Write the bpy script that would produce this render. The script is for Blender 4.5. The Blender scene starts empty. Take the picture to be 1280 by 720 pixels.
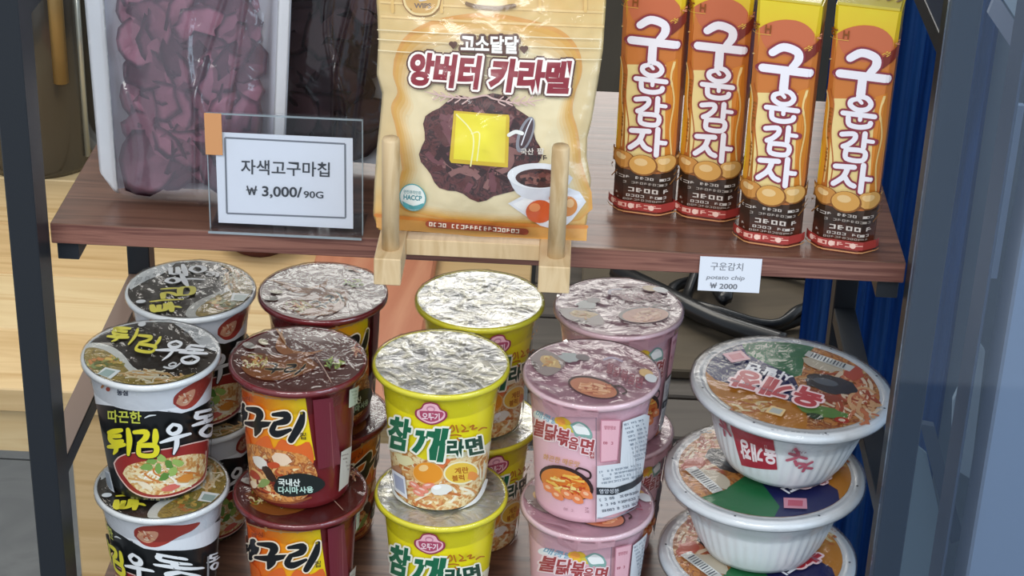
import bpy, bmesh, math, random
from mathutils import Vector, Matrix, noise
random.seed(7)
C = bpy.context.scene.collection
PI = math.pi
# ------------------------------------------------------------------ camera, world, light, exposure
F, PITCH, YAW, ROLL = 2488.5, .4718, .0245, .0360
cy_, sy_ = math.cos(YAW), math.sin(YAW)
fwd = Vector((-sy_*math.cos(PITCH), cy_*math.cos(PITCH), -math.sin(PITCH)))
rt = Vector((cy_, sy_, 0)); up = rt.cross(fwd)
r2 = math.cos(ROLL)*rt + math.sin(ROLL)*up; u2 = -math.sin(ROLL)*rt + math.cos(ROLL)*up
cd = bpy.data.cameras.new('camera'); cam = bpy.data.objects.new('camera', cd); C.objects.link(cam)
M = Matrix((r2, u2, -fwd)).transposed().to_4x4(); M.translation = Vector((.3295, -1.1541, .5579))
cam.matrix_world = M
cd.sensor_width = 36; cd.lens = F/1280*36; cd.clip_start = .05; cd.clip_end = 50
bpy.context.scene.camera = cam
W = bpy.data.worlds.new('world'); bpy.context.scene.world = W; W.use_nodes = True
W.node_tree.nodes['Background'].inputs[0].default_value = (.80, .90, 1.0, 1)
W.node_tree.nodes['Background'].inputs[1].default_value = .62
vs = bpy.context.scene.view_settings
vs.view_transform = 'Standard'; vs.look = 'None'; vs.gamma = 1; vs.exposure = 0; vs.use_curve_mapping = False

def area(name, loc, target, sx, sy, power, col):
    l = bpy.data.lights.new(name, 'AREA'); l.shape = 'RECTANGLE'; l.size = sx; l.size_y = sy
    l.energy = power; l.color = col
    o = bpy.data.objects.new(name, l); C.objects.link(o); o.location = loc
    o.rotation_euler = (Vector(target)-Vector(loc)).to_track_quat('-Z', 'Y').to_euler()
    return o
area('window_light', (-.2, -2.7, 2.0), (.25, 0, -.1), 2.2, 1.2, 72, (1, .985, .96))
area('ceiling_light', (-.5, 1.5, 1.6), (-.2, 1.0, -.5), 1.2, 1.0, 19, (1, .93, .80))
area('cool_side_fill', (1.9, -1.3, .7), (.55, .0, 0), 1.0, 1.4, 17, (.64, .82, 1))  # unseen cool lamp added to tint the right post bluish
area('back_glint_light', (.32, 1.75, .56), (.28, .1, -.12), 1.1, .42, 8.5, (1, .97, .92))  # unseen area light added behind the rack for glints on the lids

# ------------------------------------------------------------------ materials
def lin(c):
    if isinstance(c, str):
        c = [int(c[i:i+2], 16)/255 for i in (0, 2, 4)]
    return tuple((x/12.92 if x <= .04045 else ((x+.055)/1.055)**2.4) for x in c)+(1,)
MC = {}
def mat(name, col, rough=.5, metal=0, coat=0, bump=0, bscale=200, alpha=1, spec=.5):
    if name in MC: return MC[name]
    m = bpy.data.materials.new(name); m.use_nodes = True; nt = m.node_tree; b = nt.nodes['Principled BSDF']
    b.inputs['Base Color'].default_value = lin(col); b.inputs['Roughness'].default_value = rough
    b.inputs['Metallic'].default_value = metal; b.inputs['Coat Weight'].default_value = coat
    b.inputs['Coat Roughness'].default_value = .08
    b.inputs['Specular IOR Level'].default_value = spec
    b.inputs['Alpha'].default_value = alpha
    if bump:
        tc = nt.nodes.new('ShaderNodeTexCoord'); n = nt.nodes.new('ShaderNodeTexNoise'); n.inputs['Scale'].default_value = bscale
        n.inputs['Detail'].default_value = 4
        bp = nt.nodes.new('ShaderNodeBump'); bp.inputs['Strength'].default_value = bump; bp.inputs['Distance'].default_value = .002
        nt.links.new(tc.outputs['Object'], n.inputs['Vector']); nt.links.new(n.outputs['Fac'], bp.inputs['Height'])
        nt.links.new(bp.outputs['Normal'], b.inputs['Normal'])
        if coat: nt.links.new(bp.outputs['Normal'], b.inputs['Coat Normal'])
    MC[name] = m; return m
def ramp_mat(name, cols, scale=(60, 60, 60), rough=.5, coat=0, detail=5, bump=0, metal=0, dist=1.0, lo=.3, hi=.7):
    """procedural noise between several colours (print, wood, stone)"""
    if name in MC: return MC[name]
    m = bpy.data.materials.new(name); m.use_nodes = True; nt = m.node_tree; b = nt.nodes['Principled BSDF']
    tc = nt.nodes.new('ShaderNodeTexCoord'); mp = nt.nodes.new('ShaderNodeMapping'); mp.inputs['Scale'].default_value = scale
    n = nt.nodes.new('ShaderNodeTexNoise'); n.inputs['Scale'].default_value = 1; n.inputs['Detail'].default_value = detail
    n.inputs['Distortion'].default_value = dist
    r = nt.nodes.new('ShaderNodeValToRGB'); e = r.color_ramp.elements
    k = len(cols)
    while len(e) < k: e.new(.5)
    for i, c in enumerate(cols):
        e[i].position = lo+(hi-lo)*i/(k-1); e[i].color = lin(c)
    L = nt.links.new
    L(tc.outputs['Object'], mp.inputs['Vector']); L(mp.outputs['Vector'], n.inputs['Vector']); L(n.outputs['Fac'], r.inputs['Fac'])
    L(r.outputs['Color'], b.inputs['Base Color'])
    b.inputs['Roughness'].default_value = rough; b.inputs['Coat Weight'].default_value = coat; b.inputs['Metallic'].default_value = metal
    b.inputs['Coat Roughness'].default_value = .1
    if bump:
        bp = nt.nodes.new('ShaderNodeBump'); bp.inputs['Strength'].default_value = bump; bp.inputs['Distance'].default_value = .002
        L(n.outputs['Fac'], bp.inputs['Height']); L(bp.outputs['Normal'], b.inputs['Normal'])
    MC[name] = m; return m
def grad_mat(name, axis, stops, rough=.4, coat=0, nscale=80, namt=.08):
    """printed colour that changes along one local axis (metres)"""
    if name in MC: return MC[name]
    m = bpy.data.materials.new(name); m.use_nodes = True; nt = m.node_tree; b = nt.nodes['Principled BSDF']; L = nt.links.new
    tc = nt.nodes.new('ShaderNodeTexCoord'); sp = nt.nodes.new('ShaderNodeSeparateXYZ'); L(tc.outputs['Object'], sp.inputs[0])
    mr = nt.nodes.new('ShaderNodeMapRange'); mr.inputs['From Min'].default_value = stops[0][0]; mr.inputs['From Max'].default_value = stops[-1][0]
    L(sp.outputs['XYZ'.index(axis)], mr.inputs['Value'])
    n = nt.nodes.new('ShaderNodeTexNoise'); n.inputs['Scale'].default_value = nscale; n.inputs['Detail'].default_value = 3
    L(tc.outputs['Object'], n.inputs['Vector'])
    ma = nt.nodes.new('ShaderNodeMath'); ma.operation = 'MULTIPLY_ADD'; ma.inputs[1].default_value = namt; ma.inputs[2].default_value = -namt/2
    L(n.outputs['Fac'], ma.inputs[0]); ad = nt.nodes.new('ShaderNodeMath'); ad.operation = 'ADD'
    L(mr.outputs[0], ad.inputs[0]); L(ma.outputs[0], ad.inputs[1])
    r = nt.nodes.new('ShaderNodeValToRGB'); e = r.color_ramp.elements
    while len(e) < len(stops): e.new(.5)
    a0, a1 = stops[0][0], stops[-1][0]
    for i, (p, c) in enumerate(stops): e[i].position = (p-a0)/(a1-a0); e[i].color = lin(c)
    L(ad.outputs[0], r.inputs['Fac']); L(r.outputs['Color'], b.inputs['Base Color'])
    b.inputs['Roughness'].default_value = rough; b.inputs['Coat Weight'].default_value = coat
    MC[name] = m; return m
def film_mat(name, fac=.10, rough=.12, bump=.6, bscale=60, tint='ffffff', haze=0, hazecol='c8ccd4'):
    if name in MC: return MC[name]
    m = bpy.data.materials.new(name); m.use_nodes = True; nt = m.node_tree; L = nt.links.new
    out = nt.nodes['Material Output']; nt.nodes.remove(nt.nodes['Principled BSDF'])
    tr = nt.nodes.new('ShaderNodeBsdfTransparent'); tr.inputs[0].default_value = lin(tint)
    gl = nt.nodes.new('ShaderNodeBsdfGlossy'); gl.inputs['Roughness'].default_value = rough
    df = nt.nodes.new('ShaderNodeBsdfDiffuse'); df.inputs['Color'].default_value = lin(hazecol)
    fr = nt.nodes.new('ShaderNodeFresnel'); fr.inputs['IOR'].default_value = 1.45
    ad = nt.nodes.new('ShaderNodeMath'); ad.operation = 'ADD'; ad.inputs[1].default_value = fac
    m1 = nt.nodes.new('ShaderNodeMixShader'); m2 = nt.nodes.new('ShaderNodeMixShader')
    tc = nt.nodes.new('ShaderNodeTexCoord'); n = nt.nodes.new('ShaderNodeTexNoise'); n.inputs['Scale'].default_value = bscale
    n.inputs['Detail'].default_value = 3; n.inputs['Distortion'].default_value = 1.5
    bp = nt.nodes.new('ShaderNodeBump'); bp.inputs['Strength'].default_value = bump; bp.inputs['Distance'].default_value = .004
    L(tc.outputs['Object'], n.inputs['Vector']); L(n.outputs['Fac'], bp.inputs['Height'])
    L(bp.outputs['Normal'], gl.inputs['Normal']); L(bp.outputs['Normal'], fr.inputs['Normal'])
    fm = nt.nodes.new('ShaderNodeMath'); fm.operation = 'MULTIPLY'; fm.inputs[1].default_value = .45; L(fr.outputs[0], fm.inputs[0]); L(fm.outputs[0], ad.inputs[0]); L(ad.outputs[0], m2.inputs[0])
    m1.inputs[0].default_value = haze
    L(tr.outputs[0], m1.inputs[1]); L(df.outputs[0], m1.inputs[2]); L(m1.outputs[0], m2.inputs[1]); L(gl.outputs[0], m2.inputs[2])
    L(m2.outputs[0], out.inputs[0]); MC[name] = m; return m
def P(hexc, rough=.42, coat=.25):      # printed ink of one colour
    return mat('ink_'+hexc, hexc, rough, coat=coat)

# ------------------------------------------------------------------ objects
def empty(name, loc, label, cat, group=None, rz=0, rx=0, ry=0):
    o = bpy.data.objects.new(name, None); C.objects.link(o); o.location = loc; o.rotation_euler = (rx, ry, rz)
    o.empty_display_size = .02
    o['label'] = label; o['category'] = cat
    if group: o['group'] = group
    return o
def obj_from_bm(name, bm, mats, parent=None, smooth=False, loc=None):
    me = bpy.data.meshes.new(name); bm.to_mesh(me); bm.free()
    for m in (mats if isinstance(mats, (list, tuple)) else [mats]): me.materials.append(m)
    if smooth:
        for p in me.polygons: p.use_smooth = True
    o = bpy.data.objects.new(name, me); C.objects.link(o)
    if parent: o.parent = parent
    if loc: o.location = loc
    return o
def struct(o): o['kind'] = 'structure'; return o
def tag(o, label, cat, group=None):
    o['label'] = label; o['category'] = cat
    if group: o['group'] = group
    return o
def box_bm(x0, x1, y0, y1, z0, z1, bev=0, bm=None, seg=1):
    own = bm is None
    b = bmesh.new()
    vs_ = [b.verts.new((x, y, z)) for x in (x0, x1) for y in (y0, y1) for z in (z0, z1)]
    for f in ((0, 1, 3, 2), (4, 6, 7, 5), (0, 4, 5, 1), (2, 3, 7, 6), (0, 2, 6, 4), (1, 5, 7, 3)): b.faces.new([vs_[i] for i in f])
    bmesh.ops.recalc_face_normals(b, faces=b.faces)
    if bev: bmesh.ops.bevel(b, geom=list(b.edges), offset=bev, segments=seg, affect='EDGES', profile=.5)
    if own: return b
    me = bpy.data.meshes.new('t'); b.to_mesh(me); b.free(); bm.from_mesh(me); bpy.data.meshes.remove(me)
    return bm
def lathe_bm(prof, n=64, close=False, fn=None, bm=None):
    bm = bm or bmesh.new(); rings = []
    for (r, z) in prof:
        if r < 1e-6: rings.append([bm.verts.new((0, 0, z))]); continue
        ring = []
        for i in range(n):
            a = 2*PI*i/n; rr, zz = (r, z) if fn is None else fn(r, z, a)
            ring.append(bm.verts.new((rr*math.sin(a), -rr*math.cos(a), zz)))
        rings.append(ring)
    for A, B in zip(rings, rings[1:]):
        for i in range(n):
            j = (i+1) % n
            if len(A) == 1 and len(B) == 1: continue
            if len(A) == 1: bm.faces.new((A[0], B[j], B[i]))
            elif len(B) == 1: bm.faces.new((A[i], A[j], B[0]))
            else: bm.faces.new((A[i], A[j], B[j], B[i]))
    bmesh.ops.recalc_face_normals(bm, faces=bm.faces)
    return bm
def tube_bm(pts, r, n=10, bm=None, closed=False):
    bm = bm or bmesh.new(); pts = [Vector(p) for p in pts]; rings = []
    for i, p in enumerate(pts):
        d = (pts[min(i+1, len(pts)-1)]-pts[max(i-1, 0)]).normalized()
        a = d.cross(Vector((0, 0, 1)))
        if a.length < .05: a = d.cross(Vector((0, 1, 0)))
        a.normalize(); b = d.cross(a); rr = r[i] if isinstance(r, (list, tuple)) else r
        rings.append([bm.verts.new(p+rr*(math.cos(2*PI*k/n)*a+math.sin(2*PI*k/n)*b)) for k in range(n)])
    for A, B in zip(rings, rings[1:]):
        for k in range(n): bm.faces.new((A[k], A[(k+1) % n], B[(k+1) % n], B[k]))
    bm.faces.new(rings[0][::-1]); bm.faces.new(rings[-1])
    bmesh.ops.recalc_face_normals(bm, faces=bm.faces)
    return bm
def catmull(p, k=6):
    if len(p) < 3: return [tuple(q) for q in p]
    q = [p[0]]+list(p)+[p[-1]]; out = []
    for i in range(1, len(q)-2):
        for s in range(k):
            t = s/k
            out.append(tuple(.5*((2*b)+(-a+c)*t+(2*a-5*b+4*c-d)*t*t+(-a+3*b-3*c+d)*t**3) for a, b, c, d in zip(q[i-1], q[i], q[i+1], q[i+2])))
    out.append(tuple(p[-1])); return out
def copy_tree(o, parent=None):
    c = o.copy(); C.objects.link(c)
    if parent: c.parent = parent
    for ch in list(o.children): copy_tree(ch, c)
    return c

# ------------------------------------------------------------------ flat print (lettering and pictures) as thin geometry
FC = {}
def glyphs(body, bold):
    k = (body, bold)
    if k not in FC:
        d = bpy.data.curves.new('t', 'FONT'); d.body = body; d.size = 1; d.offset = bold; d.resolution_u = 4
        o = bpy.data.objects.new('t', d); me = o.to_mesh()
        vs_ = [tuple(v.co[:2]) for v in me.vertices]; fs = [tuple(p.vertices) for p in me.polygons]
        o.to_mesh_clear(); bpy.data.objects.remove(o); bpy.data.curves.remove(d)
        FC[k] = (vs_, fs)
    return FC[k]
class Art:
    def won(s, x, y, w, h, lw, m):
        s.L += 1
        for p in ([(x, y-h), (x+w*.25, y), (x+w*.5, y-h*.8), (x+w*.75, y), (x+w, y-h)],): 
            for a, b in zip(p, p[1:]): s.stroke([a, b], lw, m, nl=False, cap=False)
        s.stroke([(x-w*.12, y-h*.55), (x+w*1.12, y-h*.55)], lw*.7, m, nl=False, cap=False)
        return s
    """y grows DOWN (layout units); every shape gets the next layer above the one before"""
    def __init__(s): s.bm = bmesh.new(); s.mats = []; s.L = 0; s.k = 0
    def mi(s, m):
        if m not in s.mats: s.mats.append(m)
        return s.mats.index(m)
    def raw(s, vs_, fs, m, newlayer=True):
        if newlayer: s.L += 1
        i = s.mi(m); s.k = (s.k+1) % 50; V = [s.bm.verts.new((q_[0], -q_[1], s.L+s.k*.012+(q_[2] if len(q_) > 2 else 0))) for q_ in vs_]
        for f in fs:
            if len(set(f)) < 3: continue
            try: F_ = s.bm.faces.new([V[k] for k in f]); F_.material_index = i
            except ValueError: pass
        return s
    def poly(s, pts, m, smooth=0, nl=True):
        if smooth: pts = catmull(list(pts)+[pts[0]], smooth)[:-1]
        return s.raw(pts, [tuple(range(len(pts)))], m, nl)
    def ell(s, cx, cy, rx, ry, m, rot=0, n=28, nl=True, rough=0):
        pts = []
        for i in range(n):
            a = 2*PI*i/n; k = 1+(random.uniform(-rough, rough) if rough else 0)
            x, y = rx*math.cos(a)*k, ry*math.sin(a)*k
            pts.append((cx+x*math.cos(rot)-y*math.sin(rot), cy+x*math.sin(rot)+y*math.cos(rot)))
        return s.poly(pts, m, nl=nl)
    def stroke(s, pts, w, m, nl=True, grow=0, k=5, cap=True, taper=None):
        n0 = len(pts); P3 = [(p[0], p[1], (p[2] if len(p) > 2 else 1)*w) for p in pts]
        q = catmull(P3, k) if n0 > 2 else P3
        vs_, fs = [], []
        for i, (x, y, ww) in enumerate(q):
            a = q[max(i-1, 0)]; b = q[min(i+1, len(q)-1)]; dx, dy = b[0]-a[0], b[1]-a[1]; l = math.hypot(dx, dy) or 1
            h = max(ww/2, .001)+grow; nx, ny = -dy/l*h, dx/l*h
            vs_ += [(x+nx, y+ny), (x-nx, y-ny)]
            if i: j = len(vs_); fs.append((j-4, j-3, j-1, j-2))
        if cap:
            for i_c, (x, y, ww) in enumerate((q[0], q[-1])):
                j = len(vs_); h = max(ww/2, .001)+grow
                vs_ += [(x+h*math.cos(2*PI*t/10), y+h*math.sin(2*PI*t/10), .2+.08*(i_c)) for t in range(10)]; fs.append(tuple(range(j, j+10)))
        return s.raw(vs_, fs, m, nl)
    def letters(s, strokes, x, y, w, h, lw, m, outline=None, og=0, rot=0, shear=0, outline2=None, og2=0):
        """hand-lettered glyph: strokes in a unit box, y up"""
        def T(p):
            u = (p[0]-.5+shear*(p[1]-.5))*w; v = -(p[1]-.5)*h
            c_, s_ = math.cos(rot), math.sin(rot)
            return (x+w/2+u*c_-v*s_, y+h/2+u*s_+v*c_)+((p[2],) if len(p) > 2 else ())
        for mm, g in ((outline2, og2), (outline, og), (m, 0)):
            if mm is None: continue
            s.L += 1
            for st in strokes: s.stroke([T(p) for p in st], lw, mm, nl=False, grow=g)
        return s
    def text(s, body, x, y, size, m, bold=0.0, w=None, rot=0, shear=0, align='l', outline=None, og=.06):
        """x,y = left end of the baseline; size = letter height in layout units"""
        vs_, fs = glyphs(body, bold)
        if not vs_: return s
        x0 = min(v[0] for v in vs_); x1 = max(v[0] for v in vs_); k = size/.88
        kx = k if w is None else w/(x1-x0)
        off = 0 if align == 'l' else -(x1-x0)*kx/2
        def T(dx, dy):
            out = []
            for a, b in vs_:
                u = (a-x0)*kx+off+shear*b*k+dx; v = -b*k+dy
                out.append((x+u*math.cos(rot)-v*math.sin(rot), y+u*math.sin(rot)+v*math.cos(rot)))
            return out
        if outline:
            s.L += 1
            for t in range(10): s.raw(T(og*size*math.cos(PI*t/5), og*size*math.sin(PI*t/5)), fs, outline, False)
        return s.raw(T(0, 0), fs, m)
    def dashes(s, x, y, w, rows, dy, h, m, rot=0, seed=1, dens=.75):
        """tiny print too small to read: rows of small broken marks"""
        R = random.Random(seed); s.L += 1; c_, s_ = math.cos(rot), math.sin(rot); vs_, fs = [], []
        def q(a0, b0, a1, b1, r):
            j = len(vs_)
            for a, b in ((a0, b0), (a1, b0), (a1, b1), (a0, b1)):
                v = b+r*dy; vs_.append((x+a*c_-v*s_, y+a*s_+v*c_, R.uniform(0, .3)))
            fs.append((j, j+1, j+2, j+3))
        t = h*.2; g = h*.85
        for r in range(rows):
            u = 0
            while u+g <= w+.01:
                if R.random() < dens:
                    k = R.random()
                    q(u, 0, u+g*.6, t, r)
                    if k < .6: q(u+g*.6, 0, u+g*.6+t, h, r)
                    if k < .8: q(u, h-t, u+g*.55, h, r)
                    if k > .3: q(u, 0, u+t, h*.9, r)
                    if k > .7: q(u+g*.2, h*.4, u+g*.8, h*.4+t, r)
                u += g*1.12
        return s.raw(vs_, fs, m, False)
    def noodles(s, cx, cy, rx, ry, n, mats, w, seed=1, rot=0):
        R = random.Random(seed)
        for i in range(n):
            if i % max(1, n//4) == 0: s.L += 1
            t = R.uniform(0, 2*PI); q = math.sqrt(R.random())*.8; px, py = cx+rx*q*math.cos(t), cy+ry*q*math.sin(t)
            a = R.uniform(0, 2*PI) if not rot else rot+R.uniform(-.5, .5); pts = []
            bend = R.uniform(-.8, .8)
            for k in range(4):
                if ((px-cx)/rx)**2+((py-cy)/ry)**2 > 1: break
                pts.append((px, py)); px += math.cos(a)*rx*.22; py += math.sin(a)*ry*.22; a += bend
            if len(pts) > 1: s.stroke(pts, w, mats[i % len(mats)], nl=False, k=3, cap=False)
        return s
    def build(s, name, parent, fn, sx=0, sy=0, smooth=False):
        bm = s.bm
        big = [f for f in bm.faces if len(f.verts) > 4]
        if big: bmesh.ops.triangulate(bm, faces=big, quad_method='BEAUTY', ngon_method='EAR_CLIP')
        for ax, st in ((0, sx), (1, sy)):
            if not st: continue
            lo = min(v.co[ax] for v in bm.verts); hi = max(v.co[ax] for v in bm.verts); t = math.ceil(lo/st)*st
            while t < hi:
                no = (1, 0, 0) if ax == 0 else (0, 1, 0); co = (t, 0, 0) if ax == 0 else (0, t, 0)
                bmesh.ops.bisect_plane(bm, geom=bm.verts[:]+bm.edges[:]+bm.faces[:], dist=1e-5, plane_co=co, plane_no=no); t += st
        for v in bm.verts: v.co = Vector(fn(v.co.x, -v.co.y, v.co.z))
        return obj_from_bm(name, bm, s.mats, parent, smooth)
LY = .00007
G = {   # hand-lettered glyphs, strokes in a unit box
 'gu': [[(.2, .82, .9), (.42, .97), (.7, .9), (.74, .72), (.62, .52, .8)], [(.03, .45), (.97, .45)], [(.5, .42), (.5, .02, 1.05)]],
 'un': [[(.42, .98, .8), (.66, .97), (.8, .8), (.7, .62), (.45, .57), (.25, .68), (.25, .83), (.42, .9, .8), (.54, .8, .7)], [(.06, .42), (.94, .42)], [(.55, .4, .8), (.55, .26, .8)], [(.22, .3), (.27, .08), (.55, .03), (.8, .1), (.85, .2)]],
 'gam': [[(.08, .86), (.42, .92), (.45, .75), (.3, .55), (.15, .45)], [(.72, .98), (.72, .5)], [(.74, .73, .8), (.96, .73, .8)], [(.25, .36), (.75, .36), (.73, .04), (.28, .04), (.25, .36)]],
 'ja': [[(.04, .84), (.55, .88)], [(.38, .84), (.28, .5), (.03, .22)], [(.3, .55, .9), (.45, .3), (.6, .22)], [(.8, .99), (.8, .05)], [(.82, .52, .9), (.99, .52, .9)]],
 'twi': [[(.02, .84, .7), (.25, .9, 1), (.56, .97, .7)], [(.1, .7, .7), (.5, .75, .8)], [(.08, .86, .8), (.07, .6, 1), (.25, .5, 1), (.58, .57, .7)], [(-.04, .3, .6), (.3, .36, 1), (.66, .44, .7)], [(.33, .34, 1), (.3, .2, .9), (.2, .06, .4)], [(.82, 1, .8), (.86, .6, 1.1), (.8, .08, .6)]],
 'gim': [[(.06, .92, .7), (.5, .95, 1), (.46, .7, 1), (.2, .5, .5)], [(.84, 1.02, .8), (.84, .76, 1.1), (.8, .48, .7)], [(.22, .4, .8), (.82, .42, 1), (.78, .06, .9), (.25, .04, .9), (.22, .4, .8)]],
 'u': [[(.5, .98, .7), (.72, .9, .9), (.66, .72, 1), (.42, .66, .9), (.3, .8, .9), (.5, .98, .7)], [(-.04, .4, .5), (.4, .5, 1), (1.02, .62, .6)], [(.56, .5, 1), (.5, .25, 1), (.36, -.02, .4)]],
 'dong': [[(.28, .98, .7), (.78, 1.02, .8)], [(.3, .96, .8), (.24, .78, 1), (.8, .82, .7)], [(.52, .8, .8), (.5, .62, .8)], [(.02, .52, .6), (.5, .6, 1), (1.0, .68, .6)], [(.5, .44, .7), (.78, .34, 1), (.66, .1, 1), (.36, .04, .9), (.22, .22, .9), (.5, .44, .7)]],
 'neo': [[(.08, .95, .6), (.12, .6, 1), (.2, .4, 1), (.56, .5, .6)], [(.5, .68, .6), (.76, .66, .8)], [(.82, 1, .7), (.88, .6, 1.3), (.72, .05, .5)]],
 'guu': [[(.06, .98, .5), (.5, .92, 1), (.58, .72, 1.1), (.42, .5, .5)], [(-.02, .42, .5), (.5, .4, 1), (1.04, .48, .5)], [(.52, .4, 1.2), (.48, .2, 1.1), (.4, .0, .4)]],
 'ri': [[(.06, .92, .5), (.48, .94, 1), (.46, .72, 1), (.12, .6, .6)], [(.12, .6, .7), (.02, .32, .9), (.2, .22, 1), (.6, .4, .5)], [(1.0, 1.02, .6), (.9, .6, 1.1), (.62, .02, .9)]],
}
# ------------------------------------------------------------------ the setting
wood_pine = lambda i: ramp_mat('pine_%d' % i, [['d8b784', 'e6c795', 'c9a36c'], ['dcbd8a', 'e9cf9f', 'cfa871'], ['d2ae78', 'e2c08c', 'c39a62']][i % 3], (1.6, 26, 26), .42, detail=6, dist=1.8)
grey_wall = ramp_mat('plaster_grey', ['5d5a55', '4b4a48', '6a665f'], (2, 2, 2), .8)
struct(obj_from_bm('wall_back', box_bm(-2.2, 1.6, 2.3, 2.4, -1.25, 1.4), grey_wall))
fl = struct(obj_from_bm('floor', box_bm(-2.2, 2.4, -2.2, 2.3, -1.3, -1.262), mat('grout', '4a4b4c', .8)))
tile_m = ramp_mat('tile_grey', ['7c7f82', '8b8e90', '6f7275'], (6, 6, 6), .35)
tile_me = None
for i in range(7):
    for j in range(5):
        x0, y0 = -1.5+i*.45, .2+j*.42
        if tile_me is None:
            t = obj_from_bm('floor_tile', box_bm(-.222, .222, -.207, .207, -.012, 0, .002), tile_m, fl); tile_me = t.data
        else:
            t = bpy.data.objects.new('floor_tile', tile_me); C.objects.link(t); t.parent = fl
        t.location = (x0, y0, -1.25)
# blue curtain behind the right of the rack
bm = bmesh.new(); cols_ = []
for i in range(61):
    x = .56+.145*i/60; y = .50+.010*math.sin(i*.55)+.006*math.sin(i*1.31)
    cols_.append([bm.verts.new((x, y+.004*math.sin(k*.9+i*.2), -1.25+k*.13)) for k in range(15)])
for a, b in zip(cols_, cols_[1:]):
    for k in range(14): bm.faces.new((a[k], b[k], b[k+1], a[k+1]))
bmesh.ops.solidify(bm, geom=bm.faces[:], thickness=.002)
tag(obj_from_bm('curtain', bm, ramp_mat('blue_cloth', ['1f5596', '2a66ad', '1b4a86'], (30, 30, 3), .6), smooth=True),
    'deep blue cloth curtain hanging behind the right end of the rack', 'curtain')

# pine table behind the rack: planks on legs
tb = empty('table', (-.45, .92, -1.25), 'pale pine table of long planks seen behind the rack on the left', 'table')
ox, oy, oz = tb.location
def tp(name, bmx, m, parent=tb):
    o = obj_from_bm(name, bmx, m, parent); o.location = (-ox, -oy, -oz); return o
for i in range(5):
    tp('table_plank', box_bm(-1.1, .30, .632+i*.1325, .632+i*.1325+.131, -.528, -.5, .0015), wood_pine(i))
tp('apron', box_bm(-1.05, .25, .67, .69, -.60, -.528), wood_pine(1))
for x in (-1.0, -.160, ):
    for y in (.66, 1.17): tp('leg', box_bm(x-.024, x+.024, y-.0, y+.045, -1.25, -.528, .002), wood_pine(2 if y < 1 else 0))
# terracotta coloured board lying on the table
tag(obj_from_bm('board', box_bm(.045, .187, .60, 1.10, -.4995, -.482, .003), ramp_mat('terracotta_wood', ['d98f6c', 'c97f5e', 'e0a07c'], (14, 2.5, 20), .45)),
    'orange stained wooden board lying on the pine table behind the cups', 'board')
# dark slatted bench to the right of it
bn = empty('slatted_bench', (.62, .95, -1.25), 'grey brown slatted bench behind the yellow and pink cups', 'bench')
for i in range(8):
    o = obj_from_bm('slat', box_bm(.305, .95, .60+i*.085, .60+i*.085+.079, -.52, -.50, .002), ramp_mat('grey_slat', ['575049', '645c54', '4a443e'], (2.5, 22, 22), .6), bn)
    o.location = -Vector(bn.location)
for x in (.33, .90):
    for y in (.63, 1.22):
        o = obj_from_bm('leg', box_bm(x, x+.03, y, y+.03, -1.25, -.52, .001), mat('dark_leg', '2b2725', .6), bn); o.location = -Vector(bn.location)
# cardboard and cables on the bench
cb = obj_from_bm('cardboard_sheet', box_bm(.36, .66, .72, 1.05, -.4995, -.488, .002), ramp_mat('kraft', ['5f5547', '6b5f4e', '544a3e'], (4, 12, 8), .8))
tag(cb, 'brown cardboard sheet on the slatted bench under the black cables', 'cardboard')
def loop(cx, cy, rx, ry, z, a0, a1, n=40, wob=.01):
    return [(cx+rx*math.cos(a0+(a1-a0)*t/n)+wob*math.sin(t*.5), cy+ry*math.sin(a0+(a1-a0)*t/n), z+.004*math.sin(t*.7)) for t in range(n+1)]
blk = mat('cable_black', '17181b', .35, coat=.3)
c1 = empty('cable', (.56, .9, -.487), 'thick black cable lying in loose loops behind the noodle bowls', 'cable')
o = obj_from_bm('cord', tube_bm(loop(.555, .885, .085, .075, -.478, .3, 5.9), .0065), blk, c1, True); o.location = -Vector(c1.location)
o = obj_from_bm('cord', tube_bm(loop(.555, .885, .078, .085, -.466, 2.5, 8.2), .0060), blk, c1, True); o.location = -Vector(c1.location)
c2 = c1
o = obj_from_bm('cord', tube_bm(catmull([(.40, .93, -.478), (.45, .865, -.47), (.51, .80, -.468), (.58, .76, -.47)], 8), .011), blk, c2, True); o.location = -Vector(c2.location)
o = obj_from_bm('cord', tube_bm(catmull([(.49, .99, -.476), (.505, .90, -.46), (.52, .83, -.455), (.525, .98, -.45)], 8), .0075), blk, c2, True); o.location = -Vector(c2.location)
# maroon pouch on the table, seen just below the shelf
bm = lathe_bm([(0, 0), (.035, .002), (.045, .02), (.043, .05), (.03, .07), (.012, .078), (0, .079)], 20)
o = tag(obj_from_bm('pouch', bm, mat('maroon_cloth', '5a1f26', .5, bump=.4, bscale=40), smooth=True), 'dark maroon pouch standing on the pine table just under the shelf', 'pouch')
o.location = (-.035, 1.0, -.5); o.rotation_euler = (0, .15, 0)
bm = box_bm(-.03, .03, -.02, .02, 0, .05, .006)
o = tag(obj_from_bm('box', bm, mat('taupe_box', '8b8078', .6)), 'small taupe box next to the maroon pouch on the pine table', 'box'); o.location = (-.105, 1.03, -.4995)
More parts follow.
